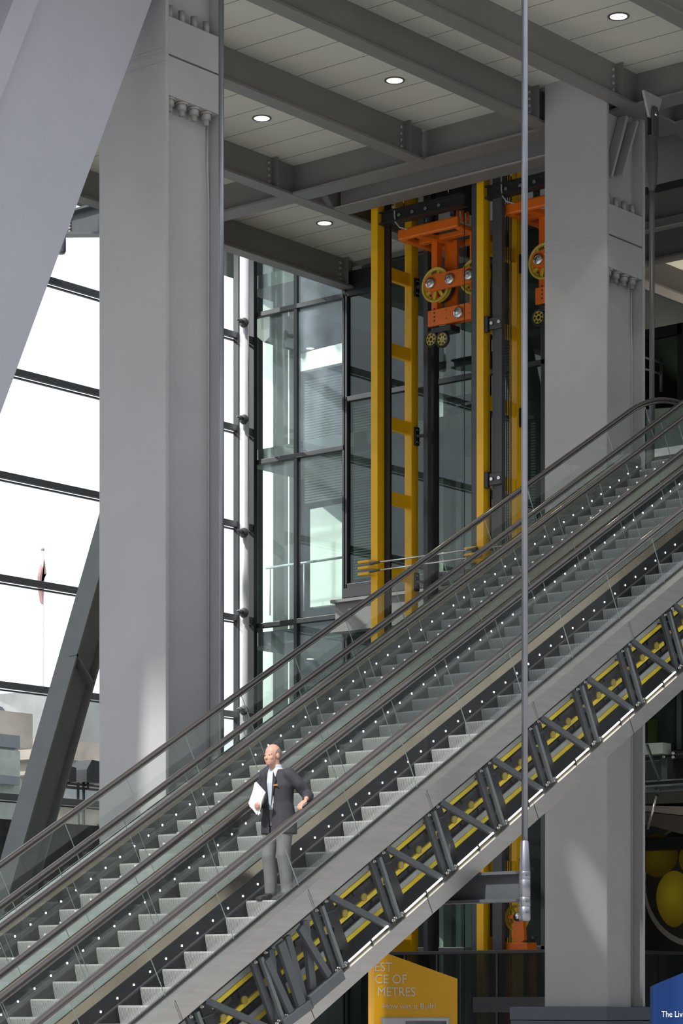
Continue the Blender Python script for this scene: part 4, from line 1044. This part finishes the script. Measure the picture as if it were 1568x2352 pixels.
for y in (1797, 1806): a, b_ = sy(130, y, 42.1), sy(240, y, 42.1); MB().cyl((a.x, 42.1, a.z), (b_.x, 42.1, a.z), .03, seg=8).build('rail', M_dark, t)
for x in (179, 192): a = sy(x, 1797, 42.1); MB().cyl((a.x, 42.1, 0), (a.x, 42.1, a.z), .035, seg=8).build('post', M_dark, t)
t = tag(MB().box((24, 36.4, 0), (39.6, 36.8, sy(170, 1893, 36.4).z)).build('low_wall', pbr('dark brick', (.05, .052, .05), .8, var=.3, scale=6)), 'low dark brick wall just outside the lower left glazing', 'low wall')
# ------------------------------------------------------------------ the man riding down
PO = Vector((21.40, 18.53, zs(21.22, W_NOSE)))             # stands on one step, facing -X
def P(f, l, z): return PO+Vector((-f, -l, z))
M_skin = pbr('skin', (.50, .27, .20), .5, var=.06, scale=20)
M_hair = pbr('short grey hair', (.16, .13, .11), .7, var=.3, scale=60)
M_jack = pbr('dark jacket cloth', (.028, .027, .034), .8, var=.2, scale=14, bump=.15, bscale=30)
M_shirt = pbr('pale blue shirt', (.48, .53, .62), .7, var=.05)
M_trou = pbr('grey trouser cloth', (.15, .145, .155), .8, var=.12, scale=10, bump=.15, bscale=25)
M_shoe = pbr('dark leather', (.03, .026, .024), .35)
M_paper = pbr('white paper', (.82, .82, .80), .6, var=.02)
def capsule(m, pts, rs, seg=14):
    m.tube(pts, rs, seg)
    for p, r in zip(pts, rs): m.ball(p, r, 14, 10)
    return m
def loft(m, rings, seg=24):
    """closed stack of ellipses: (centre, half-depth f, half-width l)"""
    vs = []
    for c, a, b in rings:
        for k in range(seg):
            t = 2*PI*k/seg; vs.append(c+Vector((-a*math.cos(t), -b*math.sin(t), 0)))
    fs = []
    for i in range(len(rings)-1):
        for k in range(seg):
            a = i*seg+k; b = i*seg+(k+1) % seg; fs.append((a, b, b+seg, a+seg))
    fs.append(tuple(range(seg))[::-1]); e = (len(rings)-1)*seg; fs.append(tuple(e+k for k in range(seg)))
    return m._add(vs, fs, True)
def fuse(m, name, mat, parent, vox, smooth=3):
    """one continuous skin over all the pieces"""
    me = m.mesh(name, mat); o = bpy.data.objects.new(name, me); COL.objects.link(o)
    r = o.modifiers.new('r', 'REMESH'); r.mode = 'VOXEL'; r.voxel_size = vox; r.use_smooth_shade = True
    s = o.modifiers.new('s', 'SMOOTH'); s.factor = .5; s.iterations = smooth
    bpy.context.view_layer.update()
    me2 = bpy.data.meshes.new_from_object(o.evaluated_get(bpy.context.evaluated_depsgraph_get()))
    bpy.data.objects.remove(o); me2.name = name
    if not me2.materials: me2.materials.append(mat)
    me2.polygons.foreach_set('use_smooth', [True]*len(me2.polygons))
    return place(name, me2, parent)
man = thing('person', 'man in a dark jacket and grey trousers riding the front escalator, papers in one hand', 'person', PO)
b = MB()
hc = P(.10, 0, 1.575)                                       # head, tipped a little down and to his left
def H(f, l, z): return hc+Vector((-f*.97+z*.10, -l, z+f*-.10))
b.ball(H(-.012, 0, .025), (.098, .077, .095), 24, 16); b.ball(H(.028, 0, -.045), (.066, .058, .072), 20, 14); b.ball(H(.045, 0, -.088), (.038, .036, .026), 14, 10)
b.ball(H(.078, 0, .012), (.018, .05, .014), 12, 8)          # brow
capsule(b, [H(.088, 0, .005), H(.108, 0, -.028)], [.010, .014]); b.ball(H(.093, .013, -.033), .010, 10, 8); b.ball(H(.093, -.013, -.033), .010, 10, 8)
b.ball(H(.083, 0, -.062), (.012, .024, .007), 12, 8); b.ball(H(.080, 0, -.073), (.012, .021, .008), 12, 8)
for s in (-1, 1): b.ball(H(-.008, s*.079, -.012), (.024, .010, .033), 12, 10); b.ball(H(.060, s*.038, -.028), (.026, .022, .026), 12, 10)
capsule(b, [P(.03, 0, 1.36), P(.055, 0, 1.45), P(.085, 0, 1.53)], [.066, .060, .058])
loft(b, [(P(0, 0, .84), .09, .13), (P(.0, 0, .95), .095, .14), (P(.01, 0, 1.1), .09, .13), (P(.02, 0, 1.28), .10, .16), (P(.03, 0, 1.38), .075, .15), (P(.03, 0, 1.42), .05, .09)])
LEG = {1: [P(.0, .095, .88), P(.035, .10, .49), P(-.02, .11, .085)], -1: [P(.0, -.095, .88), P(.05, -.10, .49), P(.0, -.11, .085)]}
for s in (1, -1):
    capsule(b, LEG[s], [.075, .05, .038]); a = LEG[s][2]; capsule(b, [a+Vector((.03, 0, -.045)), a+Vector((-.15, 0, -.06))], [.034, .026])
SH = {1: P(.02, .185, 1.375), -1: P(.02, -.185, 1.375)}
EL = {1: P(-.11, .33, 1.13), -1: P(-.02, -.27, 1.11)}
hz_ = zs(PO.x-.21, W_RAIL)
WR = {1: Vector((PO.x-.13, 18.02, zs(PO.x-.13, W_RAIL)+.075)), -1: P(.21, -.13, 1.02)}
for s in (1, -1): capsule(b, [SH[s], EL[s], WR[s]], [.048, .040, .028])
def finger(pts, r): capsule(b, pts, [r, r*.95, r*.85][:len(pts)] if len(pts) <= 3 else [r, r*.97, r*.92, r*.82], 10)
# left hand over the moving rail: palm on top, fingers wrapped down its far and near sides
w = WR[1]; d = -UP_S; n = UP_N; sd = Vector((0, 1, 0))
pc = w+d*.065-n*.012
b.ball(pc, (.050, .040, .017), 16, 10, mat=Matrix((d, sd, n)).transposed())
for i, (off, ln) in enumerate(((-.03, .062), (-.010, .074), (.011, .070), (.031, .055))):
    k0 = pc+d*.035+sd*off; finger([k0, k0+d*ln*.5-n*.004, k0+d*ln*.85-n*.022, k0+d*ln*.95-n*.042], .0088)
finger([pc-d*.015+sd*.036, pc+d*.015+sd*.052-n*.02, pc+d*.035+sd*.050-n*.045], .0098)
# right hand closed under the papers
w = WR[-1]; d = (P(.31, -.06, 1.02)-w).normalized(); up = Vector((0, 0, 1)); sd = d.cross(up).normalized()
pc = w+d*.062+up*-.004
b.ball(pc, (.050, .018, .038), 16, 10, mat=Matrix((d, sd, up)).transposed())
for i, (off, ln) in enumerate(((.028, .068), (.010, .078), (-.010, .073), (-.028, .058))):
    k0 = pc+d*.036+up*off; finger([k0, k0+d*ln*.5-sd*.012, k0+d*ln*.8-sd*.036, k0+d*ln*.62-sd*.058], .0088)
finger([pc-d*.02+up*.03, pc+d*.012+up*.048-sd*.02, pc+d*.042+up*.045-sd*.035], .0098)
body = fuse(b, 'body', M_skin, man, .0065, 2)
e = MB()
for s in (-1, 1): MB().ball(H(.0735, s*.031, .0), (.0115, .0125, .0095), 12, 8).ball(H(.084, s*.031, .0), (.003, .006, .006), 8, 6, 1).build('eye', [pbr('eye white', (.6, .57, .55), .3), M_black], man)
# cropped grey hair round a bald crown
h = MB(); h.ball(H(-.022, 0, .018), (.097, .082, .090), 24, 16)
hm = h.mesh('hair', M_hair); bm = bmesh.new(); bm.from_mesh(hm)
kill = [v for v in bm.verts if (hc.x-v.co.x) > .028 or (v.co.z-hc.z) > .085 or (v.co.z-hc.z) < -.05 or ((hc.x-v.co.x) > -.015 and v.co.z-hc.z < -.005)]
bmesh.ops.delete(bm, geom=kill, context='VERTS'); bm.to_mesh(hm); bm.free(); place('hair', hm, man)
# trousers
t = MB()
loft(t, [(P(.0, 0, .80), .115, .165), (P(.0, 0, .90), .118, .168), (P(.005, 0, 1.0), .108, .155)])
for s in (1, -1):
    L_ = LEG[s]; k = (L_[0]*.45+L_[1]*.55)
    capsule(t, [L_[0]+Vector((0, 0, .0)), k, L_[1], (L_[1]+L_[2])/2+Vector((.012, 0, 0)), L_[2]+Vector((-.0, 0, .015))], [.102, .088, .078, .074, .068])
fuse(t, 'trousers', M_trou, man, .011, 3)
# shirt, with collar
t = MB(); loft(t, [(P(.0, 0, .97), .112, .15), (P(.012, 0, 1.12), .112, .15), (P(.025, 0, 1.28), .118, .165), (P(.03, 0, 1.38), .085, .14), (P(.04, 0, 1.435), .066, .075), (P(.055, 0, 1.475), .068, .07)])
fuse(t, 'shirt', M_shirt, man, .011, 2)
# jacket: left and right fronts leave the shirt open in a long V
t = MB(); loft(t, [(P(-.01, 0, .72), .152, .228), (P(-.01, 0, .86), .152, .222), (P(.0, 0, 1.06), .132, .185), (P(.012, 0, 1.24), .142, .205), (P(.015, 0, 1.36), .112, .195), (P(.025, 0, 1.425), .075, .11)])
for s in (1, -1):
    w2_ = WR[s]+(EL[s]-WR[s]).normalized()*.03
    capsule(t, [SH[s]+Vector((0, s*.02, -.015)), (SH[s]+EL[s])/2, EL[s], w2_], [.078, .068, .062, .05])
jk = fuse(t, 'jacket', M_jack, man, .011, 3)
bm = bmesh.new(); bm.from_mesh(jk.data); off = world_loc(jk)
def vhalf(z): return max(0., .018+(z-.80)*.085) if z > .80 else .012
kill = []
for f in bm.faces:
    c = f.calc_center_median()+off; fz = c.z-PO.z; fx = PO.x-c.x; fl = PO.y-c.y
    if fx > .03 and abs(fl) < vhalf(fz) and fz > .70: kill.append(f)
    elif fz > 1.425 and abs(fl) < .075: kill.append(f)
bmesh.ops.delete(bm, geom=kill, context='FACES'); bm.to_mesh(jk.data); bm.free()
sol = jk.modifiers.new('cloth', 'SOLIDIFY'); sol.thickness = .008; sol.offset = -1
t = MB()
for s in (1, -1):
    t.prism([(PO.y-s*.058, PO.z+1.39), (PO.y-s*.095, PO.z+1.30), (PO.y-s*.085, PO.z+1.27), (PO.y-s*.030, PO.z+1.02), (PO.y-s*.045, PO.z+1.25)], 'x', PO.x-.158, PO.x-.150)
t.build('lapels', M_jack, jk)
MB().box((PO.x-.160, PO.y-.125, PO.z+1.235), (PO.x-.154, PO.y-.065, PO.z+1.25)).build('breast_badge', pbr('amber badge', (.45, .18, .02), .5), jk, 'small amber badge')
for s in (1, -1):
    a = LEG[s][2]; sh = MB()
    prof_ = [(.055, .0), (.06, .06), (.03, .095), (-.03, .09), (-.11, .055), (-.185, .04), (-.215, .022), (-.215, .0)]
    sh.prism([(a.x+x_, PO.z+.002+z_) for x_, z_ in prof_], 'y', a.y-.043, a.y+.043)
    o = sh.build('shoe', M_shoe, man); bv = o.modifiers.new('b', 'BEVEL'); bv.width = .018; bv.segments = 3
# papers in his right hand
pc2 = WR[-1]+Vector((-.075, -.075, .075)); t = thing('folded_papers', 'folded white papers held by the man against his jacket', 'papers', pc2)
ax = Vector((-.25, -.55, .80)).normalized(); nn = Vector((-.85, .25, -.1)); nn = (nn-ax*nn.dot(ax)).normalized(); sx_ = ax.cross(nn)
m = MB()
for k_, (tw, sc_) in enumerate(((0, 1), (.10, .97), (-.09, .95))):
    x_ = (sx_*math.cos(tw)+ax*math.sin(tw)); y_ = (ax*math.cos(tw)-sx_*math.sin(tw)); c = pc2+nn*(.006*k_)
    m.obox(c-y_*.15*sc_, c+y_*.15*sc_, .21*sc_, .004, up=nn)
m.build('sheets', M_paper, t)
# ------------------------------------------------------------------ camera, sky, sun
cam = bpy.data.cameras.new('camera'); co = bpy.data.objects.new('camera', cam); COL.objects.link(co)
co.location = (0, 0, EYE); co.rotation_euler = (PI/2, 0, ANG-PI/2)
cam.sensor_fit = 'AUTO'; cam.sensor_width = 36; cam.lens = FPX/2352*36
cam.shift_y = (HOR-1176)/2352; cam.shift_x = 0; cam.clip_start = .1; cam.clip_end = 600
S.camera = co
wd = bpy.data.worlds.new('sky'); S.world = wd; wd.use_nodes = True
bg = wd.node_tree.nodes['Background']; bg.inputs[0].default_value = (.90, .945, 1.03, 1); bg.inputs[1].default_value = 1.5
sl = bpy.data.lights.new('sun', 'SUN'); so = bpy.data.objects.new('sun', sl); COL.objects.link(so)
sl.energy = 4.6; sl.angle = math.radians(3); sl.color = (1, .96, .90)
sd = Vector((.72, .10, -.70)).normalized()
so.rotation_euler = sd.to_track_quat('-Z', 'Y').to_euler(); so.location = (0, 0, 40)
def spot(name, loc, aim, watts, deg, blend, col, size, squeeze=1.0, roll=0.0):
    l = bpy.data.lights.new(name, 'SPOT'); o = bpy.data.objects.new(name, l); COL.objects.link(o)
    l.energy = watts; l.spot_size = math.radians(deg); l.spot_blend = blend; l.color = col; l.shadow_soft_size = size
    q = (Vector(aim)-Vector(loc)).to_track_quat('-Z', 'Y'); o.rotation_euler = (q.to_matrix() @ Matrix.Rotation(roll, 3, 'Z')).to_euler()
    o.location = loc; o.scale = (squeeze, 1, 1)
    return o
# sunlight thrown back by the glass fronts around: onto the stair glazing, and a slanting streak on the right column
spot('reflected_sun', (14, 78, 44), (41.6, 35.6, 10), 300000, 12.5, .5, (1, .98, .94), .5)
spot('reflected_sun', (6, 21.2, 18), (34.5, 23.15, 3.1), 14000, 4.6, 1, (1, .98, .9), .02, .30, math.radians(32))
spot('pillar_fill', (41.6, 35.2, 15.6), (44, 33.4, 10.5), 450, 75, .5, (.95, 1, .97), .15)  # added fill lamp, brightens the pillars behind the lift glass
for (x_, y_, z_) in ((45.2, 27.4, 13.6), (49.5, 31.0, 13.6)):
    spot('ceiling_fill', (x_, y_, z_), (x_+.3, y_, 20), 260, 120, .6, (1, .9, .76), .1)  # added unseen fill lamps, brighten the far ceiling from below
S.view_settings.view_transform = 'Standard'; S.view_settings.look = 'None'; S.view_settings.exposure = 0
cy = S.cycles
cy.use_denoising = True; cy.time_limit = 1200; cy.use_adaptive_sampling = True; cy.adaptive_threshold = .05; cy.max_bounces = 7; cy.diffuse_bounces = 3; cy.glossy_bounces = 3; cy.transmission_bounces = 6
cy.transparent_max_bounces = 40; cy.sample_clamp_indirect = 4; cy.caustics_reflective = False; cy.caustics_refractive = False
